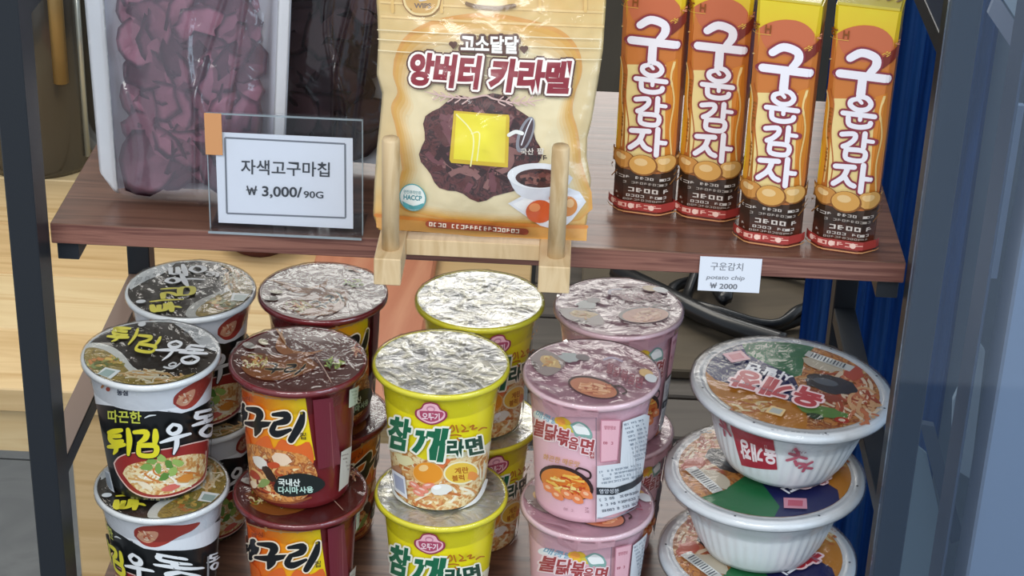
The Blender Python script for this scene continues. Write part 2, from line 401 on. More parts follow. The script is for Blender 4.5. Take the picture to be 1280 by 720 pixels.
# brass and dark jar behind the left post
dk = empty('canister', (-.36, 1.24, -.5), 'tall dark glass canister with a brass stripe behind the left post', 'canister')
bm = lathe_bm([(0, 0), (.075, 0), (.078, .01), (.078, .30), (.07, .33), (0, .335)], 40)
obj_from_bm('canister_body', bm, mat('smoked', '3d3932', .2, coat=.6), dk, True)
obj_from_bm('brass_and_highlight', tube_bm([(.050, -.060, .13), (.050, -.060, .32)], .010), mat('brass', '94794a', .35, metal=.3), dk, True)
obj_from_bm('brass_and_highlight', tube_bm([(.071, -.036, .02), (.071, -.036, .32)], .004), mat('pale_highlight', 'b9bdb5', .25, metal=.6), dk, True)  # pale tube stands in for the highlight line down the canister
dk.location = (-.355, 1.235, -.5)
# dark back board that closes the table behind the bags
bbd = tag(obj_from_bm('partition', box_bm(-1.1, .56, 1.268, 1.286, -.4998, .02), ramp_mat('dark_panel', ['4e4a42', '5c574d', '3f3c37'], (3, 3, .8), .6)),
    'dark grey brown partition standing behind the pine table', 'partition')
tag(obj_from_bm('white_strip', box_bm(-1.1, .30, 1.236, 1.262, -.4995, -.480, .002), mat('white_trim', 'c9cbc8', .5)), 'white edging strip along the far side of the pine table', 'trim')

# right hand side: glass door leaf, frames, and reflections built as pale panels
wallR = struct(obj_from_bm('wall_right', box_bm(.70, 2.4, .55, .6, -1.25, 1.0), ramp_mat('grey_green', ['838c8e', '767e84', '8e9698'], (3, 3, 2), .6)))
door = struct(obj_from_bm('door_1', box_bm(.6445, 1.3, .08, .12, -1.25, .8, .002), mat('door_pale', 'a3aab8', .45, bump=.05)))
dpan = empty('reflection_panels', (.66, .3, -1.25), 'pale grey blue strips and panels standing in for glass reflections right of the rack post', 'stand')  # solid strips and panels standing in for bands reflected in the glass
def dp(name, bmx, m):
    o = obj_from_bm(name, bmx, m, dpan); o.location = -Vector(dpan.location); return o
dp('upright', box_bm(.6305, .6325, .10, .14, -1.25, .55), mat('mauve_grey', '5c6270', .6))
dp('upright', box_bm(.6740, .6860, .30, .306, -.155, -.005), mat('pale_blue', 'b4c6e0', .5))
bm = bmesh.new()
def slab(pts, y, th, m, name):
    b = bmesh.new(); A = [b.verts.new((x, y, z)) for x, z in pts]; B = [b.verts.new((x, y+th, z)) for x, z in pts]
    b.faces.new(A); b.faces.new(B[::-1])
    for i in range(len(A)): j = (i+1) % len(A); b.faces.new((A[j], A[i], B[i], B[j]))
    bmesh.ops.recalc_face_normals(b, faces=b.faces)
    return dp(name, b, m)
bm.free()
gg = mat('strip_grey', '6f7c88', .6); pb = mat('panel_pale_blue', 'c4d2da', .5); dg = mat('diagonal_grey', '59626f', .6)
slab([(.678, -.300), (.6935, -.2437), (.6985, -.25), (.7035, -.3785), (.690, -.37), (.683, -.346)], .352, .006, pb, 'triangular_highlight')
slab([(.6500, -.318), (.6628, -.320), (.7035, -.434), (.6925, -.440)], .34, .008, dg, 'dark_diagonal')
slab([(.6450, -.345), (.6640, -.36), (.6900, -.445), (.6900, -.62), (.6450, -.62)], .36, .004, mat('panel_teal_grey', '9fb2ba', .5), 'lower_panel')
slab([(.6580, .075), (.6980, .024), (.6980, .004), (.6540, .058)], .33, .006, mat('diagonal_mauve', 'a3a6b2', .6), 'pale_diagonal')
slab([(.6610, .40), (.72, .40), (.72, .0), (.6985, .026), (.6610, .074)], .335, .004, pb, 'upper_panel')
# glass leaf added over the rack's right end, bluish haze painted in for reflected sky
w1 = struct(obj_from_bm('window_1', box_bm(.5478, 1.25, -.052, -.046, -1.25, .9, .001), film_mat('sky_haze_glass', .02, .02, .0, 10, 'eef4fa', haze=.035, hazecol='9db8dc')))

# ------------------------------------------------------------------ the rack
WD = .554; PW, PD = .0182, .028; BACK = .30
rack = empty('display_rack', (.277, .13, -1.25), 'black steel display rack with dark walnut boards holding the snacks and cups', 'rack')
steel = mat('black_steel', '23272d', .42, bump=.05, bscale=900, spec=.4)
walnut = ramp_mat('walnut', ['6a4a3c', '7b5747', '5a3e33', '84604e'], (5, 60, 60), .30, detail=8, dist=1.2, bump=.08)
walnut_edge = ramp_mat('walnut_edge', ['7a4d42', '8f6153', '643c34', '96695b'], (7, 90, 200), .5, detail=8, dist=.6)
def rk(name, bmx, m):
    o = obj_from_bm(name, bmx, m, rack); o.location = -Vector(rack.location); return o
for x0, x1 in ((-PW, 0), (WD, WD+PW)):
    for y0, y1 in ((-PD, 0), (BACK-.02, BACK)):
        rk('post', box_bm(x0, x1, y0, y1, -1.248, .62, .0008), steel)
for x0, x1 in ((-PW, -.0003), (WD+.0003, WD+PW)):
    for zt in (-.178, .155):
        rk('side_rail', box_bm(x0+.0004, x1-.0004, .0002, BACK-.0202, zt-.0135, zt, .0006), steel)
for x0 in (-PW+.001,): rk('rail_reflection', box_bm(x0, x0+PW-.002, .001, BACK-.021, -.1778, -.1770, .0002), mat('reflection_brown', '7d6558', .4))  # brown strip paints the wood reflection on the left rail's top
def shelf(z, th=.0145):
    for x0 in (.002, WD-.016): rk('bearer', box_bm(x0, x0+.014, .008, BACK-.024, z-th-.0150, z-th-.0001, .0005), steel)
    bm = box_bm(.0006, WD-.0006, .0003, BACK-.022, z-th, z, .0006)
    o = rk('shelf_board', bm, walnut); o.data.materials.append(walnut_edge)
    for p in o.data.polygons:
        if abs(p.normal.z) < .5: p.material_index = 1
shelf(0); shelf(-.3255); shelf(.47); shelf(-.885)

# ------------------------------------------------------------------ noodle cups
RT = .0485
def cup(label, rT, rB, body_bands, rim_m, lid_m, lid_amp=.0002, film=True, seed=0, lid_bump=0):
    t = empty('noodle_cup', (0, 0, 0), label, 'cup')
    mats = [m for _, m in body_bands]
    prof = [(0, .003), (rB-.003, .003), (rB-.0015, .0003), (rB, .0012)]
    zs = sorted(set([.0012+.0958*i/24 for i in range(25)]+[z for z, _ in body_bands if z < .097]))
    prof += [(rB+(rT-rB)*z/.097, z) for z in zs[1:]]
    bm = lathe_bm(prof, 72)
    for f in bm.faces:
        zc = f.calc_center_median().z; k = 0
        for i, (z, m) in enumerate(body_bands):
            if zc <= z: k = i; break
        f.material_index = k
    body = obj_from_bm('cup_body', bm, mats, t, True)
    rp = [(rT-.0003, .0955), (rT+.001, .0968), (.0462, .0972), (.0478, .0982), (.0480, .0996), (.0476, .1016), (.0468, .1024), (.0458, .1022), (.0455, .1005), (.0452, .0985)]
    obj_from_bm('rim', lathe_bm(rp, 72), rim_m, t, True)
    N = 26 if lid_amp > .0004 else 12
    def wr(r, z, a):
        p = Vector((r*math.sin(a)*55+seed*7, r*math.cos(a)*55, seed))
        q = noise.noise(p)*.6+abs(noise.noise(p*2.3))*.7-.25
        return (r, z+lid_amp*q*2*min(1, max(0, (.0457-r))/.006+.1))
    prof = [(.0001 if i == 0 else .0459*i/N, .1020) for i in range(N+1)]
    lid = obj_from_bm('lid', lathe_bm([(0, .1020)]+prof[1:], 96 if N > 20 else 64, fn=wr), lid_m, t, True)
    if film:
        def fw(r, z, a):
            p = Vector((math.sin(a)*2.2+seed, math.cos(a)*2.2, r*60)); q = noise.noise(p)
            q2 = max(0, 1-abs(((a*5+seed+noise.noise(p)*2) % (2*PI))-PI)*2.2)
            return (r, z+.0004*q+(.0008*q2*(r/.048)**2 if z > .1015 else 0)) if z > .1015 else (r+.0003*q, z)
        prof = [(0, .10285)]+[(.0478*i/14, .10285) for i in range(1, 15)]+[(.0485, .1012), (.0484, .0985), (rT+.0022, .0965), (rT+.0010, .09), (rT-.001, .08)]
        obj_from_bm('shrink_film', lathe_bm(prof, 96, fn=fw), film_mat('film_lid', .03, .05, .7, 38), t, True)
    return t, body, lid
def cup_px(cxt, cxb, yt, yb, st, sb, rT, rB):
    def fn(px, py, L):
        z = (yb-py)/1.52
        for _ in range(6):
            f = max(-.05, min(1.05, z/102.5)); r = (rB+(rT-rB)*f)*1000; s = sb+(st-sb)*f; cx = cxb+(cxt-cxb)*f
            q = (px-cx)/(s*r)
            a = math.asin(max(-.94, min(.94, q)))+(q-.94)*2.6*(q > .94)+(q+.94)*2.6*(q < -.94)
            z = (yb-(py-.51*s*r*math.cos(a)))/1.52
        z = max(.8, min(96.8, z)); r = rB+(rT-rB)*z/97+LY*L+.00012
        return (r*math.sin(a), -r*math.cos(a), z/1000)
    return fn
def lid_px(cx, cy, s=1.815, k=.48, z=.1021):
    def fn(px, py, L):
        x, y = (px-cx)/s/1000, -(py-cy)/(s*k)/1000; d = math.hypot(x, y)
        if d > .0456: x, y = x*.0456/d, y*.0456/d
        return (x, y, z+.00025+LY*.6*L)
    return fn
food_broth = ramp_mat('food_broth', ['c8742e', 'e0a05a', '9c4a22', 'f0cf92'], (170, 170, 170), .4, .3)
food_noodle = ramp_mat('food_noodle', ['e8c98a', 'f2e2b4', 'd09a54', 'b86a3a'], (220, 220, 220), .4, .3)
food_green = ramp_mat('food_green', ['5f8a35', '8fb35a', '3f6a28'], (300, 300, 300), .4, .3)
food_mix = ramp_mat('food_mix', ['6b5a2a', 'b9a052', '8d7b3a', 'd8c48a'], (160, 160, 160), .4, .3)
nood = [P('efe0b8'), P('e2c08a'), P('d8a866'), P('f6efd6')]
K_ = P('1a1b1c')
white = P('eceff2')

# --- black and white cups
def make_black():
    t, body, lid = cup('x', .0430, .0335, [(.079, mat('cup_black', '1b1d1f', .38, coat=.3)), (.2, mat('cup_white', 'e4e8ee', .38, coat=.3))],
        mat('rim_white', 'eef1f2', .35, coat=.3), mat('lid_black', '2e2822', .35, coat=.5), seed=1)
    A = Art()
    A.poly([(110, 500), (119, 506), (126, 503), (150, 500), (175, 500), (195, 503), (212, 506), (228, 511), (240, 513), (252, 508), (260, 500), (268, 486), (284, 478), (300, 470), (300, 455), (240, 482), (190, 488), (140, 484), (110, 470)], P('e4e8ee'))
    # drop-shaped ladle
    A.poly([(231, 502), (232, 494), (240, 485), (252, 476), (268, 463), (277, 455), (273, 466), (265, 480), (258, 495), (250, 505), (240, 508)], P('a23b32'), 4)
    A.poly([(234, 501), (237, 494), (246, 487), (254, 483), (252, 493), (246, 502), (239, 504)], P('d9a183'), 3)
    A.noodles(244, 494, 8, 8, 12, [P('f3d9c0'), P('e8b890'), P('c46a4a')], 1.8, 4)
    A.text('농심', 164, 494, 6.5, P('26304a'), .03, 14)
    A.ell(152, 488, 3, 2.5, P('b5452f')); A.stroke([(143, 486), (148, 482), (156, 483)], 3, P('c9824a'))
    A.text('따끈한', 150, 526, 14, P('c9cf52'), .02, 44); A.stroke([(198, 520, .5), (204, 517, 1), (211, 516, .4)], 2, P('d8dde0'))
    # red bowl with noodles
    bowl = [(155, 578), (162, 570), (176, 564), (200, 560), (230, 554), (256, 546), (268, 545), (270, 566), (262, 592), (246, 608), (224, 617), (200, 619), (180, 613), (166, 600), (158, 588)]
    A.poly(bowl, P('e9c7bd'), 4)
    A.poly([(x+(213-x)*.035, y+(585-y)*.05) for x, y in bowl], P('9b2f2c'), 4)
    A.poly([(168, 590), (175, 580), (195, 573), (222, 568), (250, 562), (262, 566), (258, 590), (243, 605), (222, 613), (200, 614), (182, 606)], food_noodle, 4)
    A.noodles(214, 592, 44, 20, 70, nood+[P('d0813f'), P('fbf6e6')], 2.3, 3)
    for i, (x, y) in enumerate([(205, 572), (216, 568), (224, 575), (212, 580), (228, 584), (219, 590), (199, 579), (233, 573)]):
        A.ell(x, y, 7, 4, P(['7fa552', '9dbb63', '5f8c3e'][i % 3]), .5*i, 10, rough=.25)
    A.ell(241, 592, 9, 5, P('dc8f3a'), -.4, 12, rough=.2); A.ell(197, 602, 9, 4, P('f1e3c6'), .5, 12, rough=.2); A.ell(226, 604, 10, 4, P('d96f62'), -.3, 12, rough=.2)
    # brush lettering
    yl = P('e6dc2e')
    for g, x, y, w, h in (('twi', 152, 534, 32, 33), ('gim', 184, 534, 31, 31)): A.letters(G[g], x, y, w, h, 6.6, yl, K_, 1.2)
    A.letters(G['u'], 216, 524, 30, 36, 5.0, white, K_, 1.1, rot=-.12)
    A.letters(G['dong'], 248, 508, 26, 32, 4.6, white, K_, 1.1, rot=-.2)
    A.letters(G['dong'], 276, 498, 10, 22, 2.5, white)
    # blank white sticker (no code on it)
    A.poly([(140, 586), (152, 589), (158, 614), (146, 610), (141, 600)], P('cdd3da')); A.poly([(142, 589), (151, 591), (155, 611), (147, 608)], P('9aa4b0'))
    A.stroke([(277, 500), (272, 560), (264, 610)], 1.2, P('8d9094'))
    A.dashes(180, 617, 44, 1, 3, 2.2, P('8c8a5a'), 0, 3)
    A.build('label_print', body, cup_px(190.8, 199.7, 441, 595.5, 1.822, 1.762, .0430, .0335), 3)
    A = Art()   # lid
    A.poly([(205, 404), (235, 403), (262, 412), (276, 428), (277, 436), (262, 433), (243, 426), (228, 415)], P('dfe4e6'), 3)
    A.dashes(218, 407, 28, 2, 5, 3, P('8d9296'), .15, 5); A.dashes(238, 419, 12, 1, 3, 2, P('8d9296'), .2, 6)
    A.poly([(104, 434), (118, 432), (140, 436), (160, 446), (176, 458), (200, 466), (230, 470), (200, 482), (150, 480), (118, 466), (104, 450)], P('e0e2dc'), 3)
    A.poly([(104, 444), (112, 438), (130, 440), (148, 447), (164, 457), (180, 466), (205, 468), (240, 466), (256, 462), (235, 476), (200, 482), (160, 480), (125, 468)], food_mix, 3)
    A.noodles(205, 468, 45, 9, 50, nood, 1.6, 9); A.noodles(140, 458, 26, 12, 22, [P('8f8a45'), P('c9ab52'), P('b9732f'), P('6d7a3a')], 3, 2)
    A.ell(124, 470, 8, 5, P('c85b66'), .3); A.poly([(131, 472), (143, 461), (164, 464), (156, 474)], P('cfd6d6')); A.poly([(136, 471), (145, 463), (158, 465), (152, 472)], P('8aa09c'))
    A.ell(155, 484, 8, 4, P('a8593c'))
    for g, x, y, w, h in (('twi', 130, 413, 38, 20), ('gim', 164, 422, 36, 19)): A.letters(G[g], x, y, w, h, 4.2, P('d8cf3a'), rot=.12)
    A.letters(G['u'], 198, 426, 36, 24, 3.8, white, rot=.1); A.letters(G['dong'], 226, 431, 36, 22, 3.8, white, rot=.1)
    A.letters(G['u'][:1], 214, 452, 20, 14, 2, P('d4d6d8')); A.stroke([(215, 458), (226, 459), (233, 453)], 2, P('d4d6d8'))
    A.ell(165, 408, 5, 3, P('c9cdd0'))
    A.build('lid_print', lid, lid_px(190.8, 440, k=.46), 0)
    return t
def make_red():
    t, body, lid = cup('x', .0405, .0350, [(.2, mat('cup_maroon', '6e1a20', .34, coat=.5))], mat('rim_maroon', '7b2026', .3, coat=.8), mat('lid_maroon', '5c1f1c', .32, coat=.6), seed=2)
    A = Art()
    panel = grad_mat('orange_yellow', 'X', [(-.036, 'e0561d'), (-.022, 'f08a1e'), (-.006, 'f5b51c'), (.008, 'f2d41c')], .36, .3, 40, .25)
    A.poly([(296, 478), (303, 487), (320, 493), (345, 497), (370, 498), (391, 496), (394, 520), (398, 548), (402, 572), (385, 582), (350, 584), (322, 580), (305, 570), (298, 545)], panel)
    for x, y in ((325, 496), (343, 499), (363, 500), (380, 499), (391, 495)): A.stroke([(x, y-4), (x, y+1)], 3, P('d8a86a'), k=1)
    A.stroke([(304, 488), (322, 494), (345, 499), (370, 500), (391, 497)], 1.5, P('caa06a'))
    A.poly([(306, 536), (318, 548), (322, 562), (330, 552), (345, 545), (352, 560), (362, 548), (380, 556), (395, 550), (400, 575), (385, 585), (350, 586), (322, 582), (308, 572)], P('e06a2c'), 3)
    A.poly([(303, 562), (320, 556), (345, 560), (370, 563), (392, 568), (404, 590), (396, 612), (380, 624), (352, 626), (330, 618), (316, 600), (308, 584)], food_broth, 3)
    A.noodles(352, 596, 40, 26, 60, [P('e8b878'), P('d98a4a'), P('f0d8a4'), P('b5502c'), P('7c2c1c')], 3, 12)
    A.ell(334, 578, 12, 7, P('e9e4da'), .5, 14, rough=.15); A.ell(346, 592, 13, 6, P('3a2418'), 1.0, 14, rough=.2); A.ell(339, 604, 9, 5, P('8aa058'), -.5, 12, rough=.2)
    A.ell(362, 572, 13, 7, P('efd3b6'), .2, 14, rough=.15); A.ell(326, 594, 8, 5, P('b0402a'), .4, 12, rough=.2); A.ell(324, 607, 6, 5, P('f3dfc0'), .2, 12); A.ell(352, 580, 8, 4, P('c8502c'), 0)
    A.stroke([(310, 590), (322, 612), (344, 624), (372, 626), (396, 618)], 2.5, P('8d4a26'))
    A.poly([(358, 594), (382, 588), (404, 592), (412, 602), (398, 613), (368, 618), (352, 610)], P('1d2322'), 3)
    A.text('국내산', 358, 604, 8.5, P('e6efe8'), .03, 26, rot=-.02); A.text('다시마', 358, 613.5, 8, P('bfe0d2'), .03, 24, rot=-.04); A.text('사용', 383, 612, 7.5, P('bfe0d2'), .03, 16, rot=-.08)
    bk = P('15181c'); ow = P('f4e4cc')
    A.letters(G['neo'], 293, 509, 24, 26, 8.5, bk, ow, 1.8)
    A.letters(G['guu'], 317, 512, 33, 32, 8.8, bk, ow, 1.8)
    A.letters(G['ri'], 351, 515, 37, 33, 8.5, bk, ow, 1.8)
    A.ell(386, 514, 1.8, 1.8, P('8c7a1c')); A.text('컵', 384, 545, 8, P('5a4a1c'), .02)
    A.text('농심', 311, 503, 6, P('8f3d1a'), .02, 13)
    A.poly([(399, 498), (420, 494), (428, 575), (404, 582)], P('6f2432')); A.stroke([(417, 500), (420, 580)], .8, P('8d4a50'))
    A.poly([(437, 484), (449, 478), (446, 500), (436, 506)], P('c9d2c4')); A.poly([(428, 560), (438, 553), (434, 600), (425, 610)], P('c4beb4'))
    A.dashes(438, 486, 8, 5, 4, 1.5, P('6d8a6a'), -.3, 4); A.dashes(428, 564, 7, 9, 4.6, 1.5, P('7c6a60'), -.3, 5)
    A.dashes(442, 510, 6, 12, 5, 1.6, P('b06a50'), -.3, 6, .6)
    A.build('label_print', body, cup_px(372.9, 375.9, 450, 605, 1.808, 1.749, .0405, .0350), 3)
    A = Art()
    rib = P('b06a2c'); rib2 = P('8a4a22')
    A.poly([(342, 412), (348, 428), (362, 438), (385, 440), (402, 436), (380, 446), (358, 446), (340, 436)], rib, 3)
    A.poly([(300, 450), (318, 444), (345, 446), (372, 442), (392, 450), (400, 458), (375, 470), (345, 474), (315, 466)], rib2, 3)
    A.poly([(305, 462), (330, 458), (360, 452), (384, 448), (396, 458), (372, 472), (340, 476), (316, 470)], P('9c5a24'), 3)
    A.letters(G['neo'], 318, 449, 18, 14, 3, P('b9a23c')); A.letters(G['guu'], 336, 456, 22, 12, 3, K_, P('c9a878'), .7); A.letters(G['ri'], 360, 456, 24, 12, 3, K_, P('c9a878'), .7)
    A.noodles(318, 455, 16, 10, 24, [P('a0a048'), P('d0b060'), P('c8702c'), P('e0d0a0')], 1.6, 5)
    A.ell(306, 436, 8, 3.5, P('a8a49c'), .2, rough=.1); A.ell(323, 431, 7, 3.2, P('c9c0a0'), .3)
    A.noodles(420, 452, 15, 8, 20, [P('7f9a3a'), P('a8b84c'), P('5c7a2c')], 1.6, 8)
    A.noodles(446, 436, 10, 10, 16, [P('a0503c'), P('c08860'), P('d8b8a0')], 1.8, 9)
    A.stroke([(330, 410, .4), (345, 424, 1), (352, 432, .4)], 2.5, P('a5764a')); A.stroke([(395, 447), (410, 462), (422, 476)], .7, P('c9a090'))
    A.build('lid_print', lid, lid_px(372.9, 448.5, k=.47), 0)
    return t
foil = ramp_mat('foil', ['9ea09c', 'e6e8ea', 'dedcc8', 'f6f8fa'], (55, 55, 55), .24, .3, bump=1.0, metal=.6, dist=2.0)
def make_yellow():
    yel = mat('cup_yellow', 'efe324', .34, coat=.4)
    t, body, lid = cup('x', .0415, .0325, [(.2, yel)], mat('rim_yellow', 'f0e63a', .35, coat=.3), foil, lid_amp=.0009, seed=3)
    A = Art()
    A.poly([(478, 545), (486, 556), (500, 560), (520, 566), (545, 574), (570, 564), (600, 556), (618, 545), (622, 560), (612, 600), (590, 630), (550, 642), (505, 628), (486, 600)], P('f3f0d2'), 3)
    A.poly([(480, 560), (494, 566), (515, 562), (535, 572), (560, 570), (585, 566), (608, 556), (612, 590), (600, 615), (575, 632), (545, 637), (512, 628), (492, 606), (484, 580)], food_noodle, 3)
    A.noodles(545, 604, 55, 30, 90, [P('f0dcae'), P('e6b878'), P('d99a5c'), P('f7efd4'), P('c8763a')], 3, 21)
    A.ell(510, 574, 12, 6, P('e9e2b0'), .3, 14, rough=.2); A.ell(558, 575, 10, 5, P('e57a44'), -.5, 14, rough=.2); A.ell(500, 590, 8, 8, P('b98a68'), 0, 14, rough=.2)
    A.ell(540.5, 589, 19, 14.5, P('f0bf7a')); A.ell(540, 588, 17.5, 13, P('ee9a2e')); A.ell(535, 582, 6, 4, P('fad08a'), -.3)
    A.ell(579, 586, 20.5, 14.5, P('f7f0c8'), -.15); A.ell(579, 586, 18.5, 12.5, P('f0c84a'), -.15); A.text('계란', 572, 587, 7.5, P('b06018'), .02, 16, rot=-.12); A.text('블럭', 569, 596, 7, P('b06018'), .02, 14, rot=-.12); A.ell(592, 590, 6, 6, P('ef9a4c'), 0, 12, rough=.2)
    for x, y, r in ((524, 604, .5), (534, 609, .3), (529, 613, .4), (541, 603, -.2)): A.ell(x, y, 7.5, 3.6, P('f0937c'), r, 12); A.ell(x-1, y-1, 4, 1.2, P('f9d0c0'), r, 10)
    A.ell(556, 607, 12, 7, P('efeee6'), -.2, 16, rough=.12); A.ell(551, 604, 5, 3, P('ffffff'), -.2)
    A.stroke([(486, 592), (500, 618), (520, 632), (546, 638), (575, 634), (596, 618), (606, 596)], 4.5, P('f4f6f2'))
    A.poly([(496, 586), (513, 594), (516, 622), (499, 612)], P('e9ecf2')); A.poly([(499, 591), (511, 597), (513, 616), (501, 609)], P('a9b0c8'))
    # pink crest
    cr = [(545, 500), (553, 502), (557, 508), (563, 511), (563, 518), (556, 524), (545, 527.5), (534, 524), (527, 518), (527, 511), (533, 508), (537, 502)]
    A.poly(cr, P('9a3450'), 4); A.poly([(545+(x-545)*.87, 514+(y-514)*.87) for x, y in cr], P('f2bcc8'), 4)
    A.ell(545, 508, 5, 3.5, P('c9849c')); A.ell(545, 508.6, 3.6, 2.2, P('f2bcc8'))
    A.poly([(532, 511), (558, 511), (556, 519), (545, 523.5), (534, 519)], P('b04a68'), 3); A.text('오뚜기', 545, 520.5, 8, P('f8dde4'), .03, 20, align='c')
    gr, wo = P('1c6b4a'), P('f7f7e6')
    A.text('참', 491, 554, 36, gr, .045, 28, shear=.0, outline=wo, og=.07, rot=.14)
    A.text('깨', 521, 566, 37, gr, .045, 38, shear=.15, outline=wo, og=.07, rot=.02)
    A.text('라', 562, 563, 20, P('1c4a38'), .045, 20, outline=wo, og=.09, rot=-.05, shear=.1); A.text('면', 584, 561, 20, P('1c4a38'), .045, 19, outline=wo, og=.09, rot=-.2, shear=.1)
    br = P('b5701c')
    for pts in ([(566, 530), (569, 526), (571, 531), (568, 534)], [(573, 526), (575, 534)], [(579, 525), (583, 529), (579, 533), (586, 532)], [(588, 527), (592, 525), (590, 530), (595, 528)], [(567, 538), (573, 537), (578, 538)], [(597, 531), (601, 528), (605, 528)], [(574, 541), (576, 544)]): A.stroke(pts, 1.8, br)
    A.dashes(612, 500, 7, 20, 5.4, 2.6, P('c87a1c'), -.5, 7)
    A.build('label_print', body, cup_px(551.8, 548.9, 451.8, 607.2, 1.795, 1.737, .0415, .0325), 3)
    return t
def make_pink():
    pk = mat('cup_pink', 'e9bcc8', .4, coat=.3)
    t, body, lid = cup('x', .0425, .0355, [(.2, pk)], mat('rim_pink', 'eccad2', .35, coat=.4), mat('lid_pink', 'c99aa8', .34, coat=.6, bump=.5, bscale=60), lid_amp=.0006, seed=5)
    A = Art()
    A.stroke([(672, 520), (690, 530), (712, 538)], 9, P('eef3f6'))
    A.text('매콤달콤', 671, 521, 7.5, P('8db4cc'), .02, 40, rot=.38)
    A.ell(706, 529, 11, 7, P('f0c83c'), .4, 18, rough=.08); A.ell(703, 527, 6, 4, P('f5a84a'), .4); A.ell(716, 535, 7, 4, P('d8c84a'), .5)
    A.poly([(714, 530), (724, 526), (735, 531), (741, 541), (738, 549), (733, 544), (730, 549), (726, 543), (721, 545), (718, 538)], P('8ab0a8'), 4); A.poly([(717, 532), (725, 528), (734, 533), (738, 541), (731, 541), (722, 540)], P('f4f6f4'), 4)
    tx, to = P('a8484a'), P('f6dfe2')
    for i, (g, w) in enumerate((('불', 15), ('닭', 16), ('볶', 16), ('음', 12), ('면', 16))):
        A.text(g, 668+i*14.6-(i > 3)*1, 543+i*4.3+1.0*i*(i > 2)*.2, (19, 19, 19, 14, 18)[i], tx, .03, w, rot=.17, outline=to, og=.09)
    A.text('컵', 737, 568, 8, tx, .03, 6, outline=to, og=.1)
    A.text('화끈한 매운맛', 682, 573, 7, P('d9a05a'), .01, 44, rot=.16)
    A.ell(710, 600, 33, 19, P('3a2626'), .32); A.ell(709, 602, 30, 17, P('e0863a'), .32)
    A.stroke([(722, 583), (726, 581), (737, 585), (738, 592), (730, 594)], 2.4, P('3a2626'))
    A.noodles(708, 602, 28, 15, 50, [P('f2c25a'), P('e07a2c'), P('f6dc8c'), P('c85028')], 2.6, 31, rot=.5)
    for x, y in ((690, 608), (700, 616), (712, 614), (724, 619), (734, 612)): A.ell(x, y, 8, 5, P('ee8a56'), .6, 12, rough=.15); A.ell(x-1, y-1, 3.5, 2, P('fbc49a'), .5, 10)
    A.dashes(708, 630, 22, 1, 4, 3, P('c08c96'), .15, 3); A.dashes(732, 628, 7, 2, 4, 2.6, P('a86c78'), .0, 4)
    # facts panel
    A.stroke([(745, 517), (745, 580), (744, 645)], 1, P('8e7680'), k=1)
    A.poly([(775, 522), (800, 512), (806, 514), (796, 625), (745, 642), (746, 576), (772, 572)], P('dfe3e8'))
    A.poly([(750, 520), (773, 519), (769, 569), (749, 572)], P('c98898')); A.poly([(751.2, 521.5), (771.6, 520.5), (768, 567.5), (750.3, 570.5)], P('edb7c2'))
    A.text('영양정보', 754, 531, 4.5, P('b05468'), .01, 13); A.dashes(753, 546, 14, 1, 4, 3, P('b05468'), 0, 3)
    A.dashes(776, 524, 24, 10, 5, 2.2, P('68788c'), -.28, 11); A.dashes(748, 582, 50, 4, 4.6, 2.4, P('7c8a9a'), -.2, 12)
    A.poly([(745, 602), (765, 602), (785, 595), (802, 584), (801, 592), (785, 603), (764, 611), (745, 611)], P('2c3038')); A.text('영양성분', 748, 609, 5.5, P('d8dce4'), .01, 22, rot=-.05)
    A.dashes(748, 616, 48, 3, 7, 3, P('505c6c'), -.2, 13); A.stroke([(746, 640), (765, 639), (790, 628)], 1, P('8a929c'))
    A.dashes(670, 575, 5, 8, 6, 2, P('c88a98'), .3, 5)
    A.build('label_print', body, cup_px(739.9, 730.9, 465.5, 620.5, 1.802, 1.743, .0425, .0355), 3)
    A = Art()
    A.poly([(656, 446), (672, 440), (690, 445), (706, 455), (700, 466), (684, 474), (668, 466)], P('8f7f7c'), 3)
    A.ell(686, 456, 15, 7, P('c9a468'), .3, 16, rough=.2); A.ell(712, 450, 14, 6, P('a9b0b0'), .1, 16, rough=.2); A.ell(728, 449, 9, 4, P('6f6266'), .1)
    A.noodles(684, 457, 12, 8, 12, [P('e8cc84'), P('c98f4c')], 1.8, 6)
    A.ell(742, 485, 32, 12, P('4a3434'), .18); A.ell(742, 486, 29.5, 10.5, P('c47a5a'), .18)
    A.noodles(741, 486, 27, 9, 34, [P('d8946a'), P('b45a3c'), P('e8b890')], 2.2, 14, rot=.3)
    A.stroke([(768, 483), (776, 483), (783, 489), (778, 492)], 2, P('4a3434'))
    for i, g in enumerate('불닭볶음면'): A.text(g, 757+i*9, 466+i*4, 13, P('9a4a5c'), .02, 9, rot=.25)
    A.stroke([(785, 447, .6), (800, 455, 1), (815, 461, .6)], 3, P('8a4a5c')); A.ell(808, 466, 9, 5, P('d8b070'), .2); A.ell(814, 472, 8, 5, P('d8dce0'), .2)
    A.stroke([(665, 482, .4), (690, 490, 1), (700, 497, .4)], 3, P('a8808c')); A.dashes(700, 500, 16, 2, 5, 3, P('a45a70'), .3, 5)
    A.stroke([(755, 452), (765, 449), (778, 453)], 2.5, P('b8a8c0')); 
    A.build('lid_print', lid, lid_px(739.9, 465.5, k=.48, z=.1027), 0)
    # folded pull tab of the lid
    bm = bmesh.new(); q = []
    for i, a in enumerate((-.75, -.45, -.15, .1)):
        for r_, z_ in ((.0487, .1000), (.0478 if i not in (1, 2) else .0484, .094-.003*(i in (1,)))): q.append(bm.verts.new((r_*math.sin(a), -r_*math.cos(a), z_)))
    for i in range(3): bm.faces.new((q[2*i], q[2*i+2], q[2*i+3], q[2*i+1]))
    bmesh.ops.solidify(bm, geom=bm.faces[:], thickness=.0005)
    obj_from_bm('pull_tab', bm, mat('tab_pink', 'e6bcc6', .35, coat=.5), t)
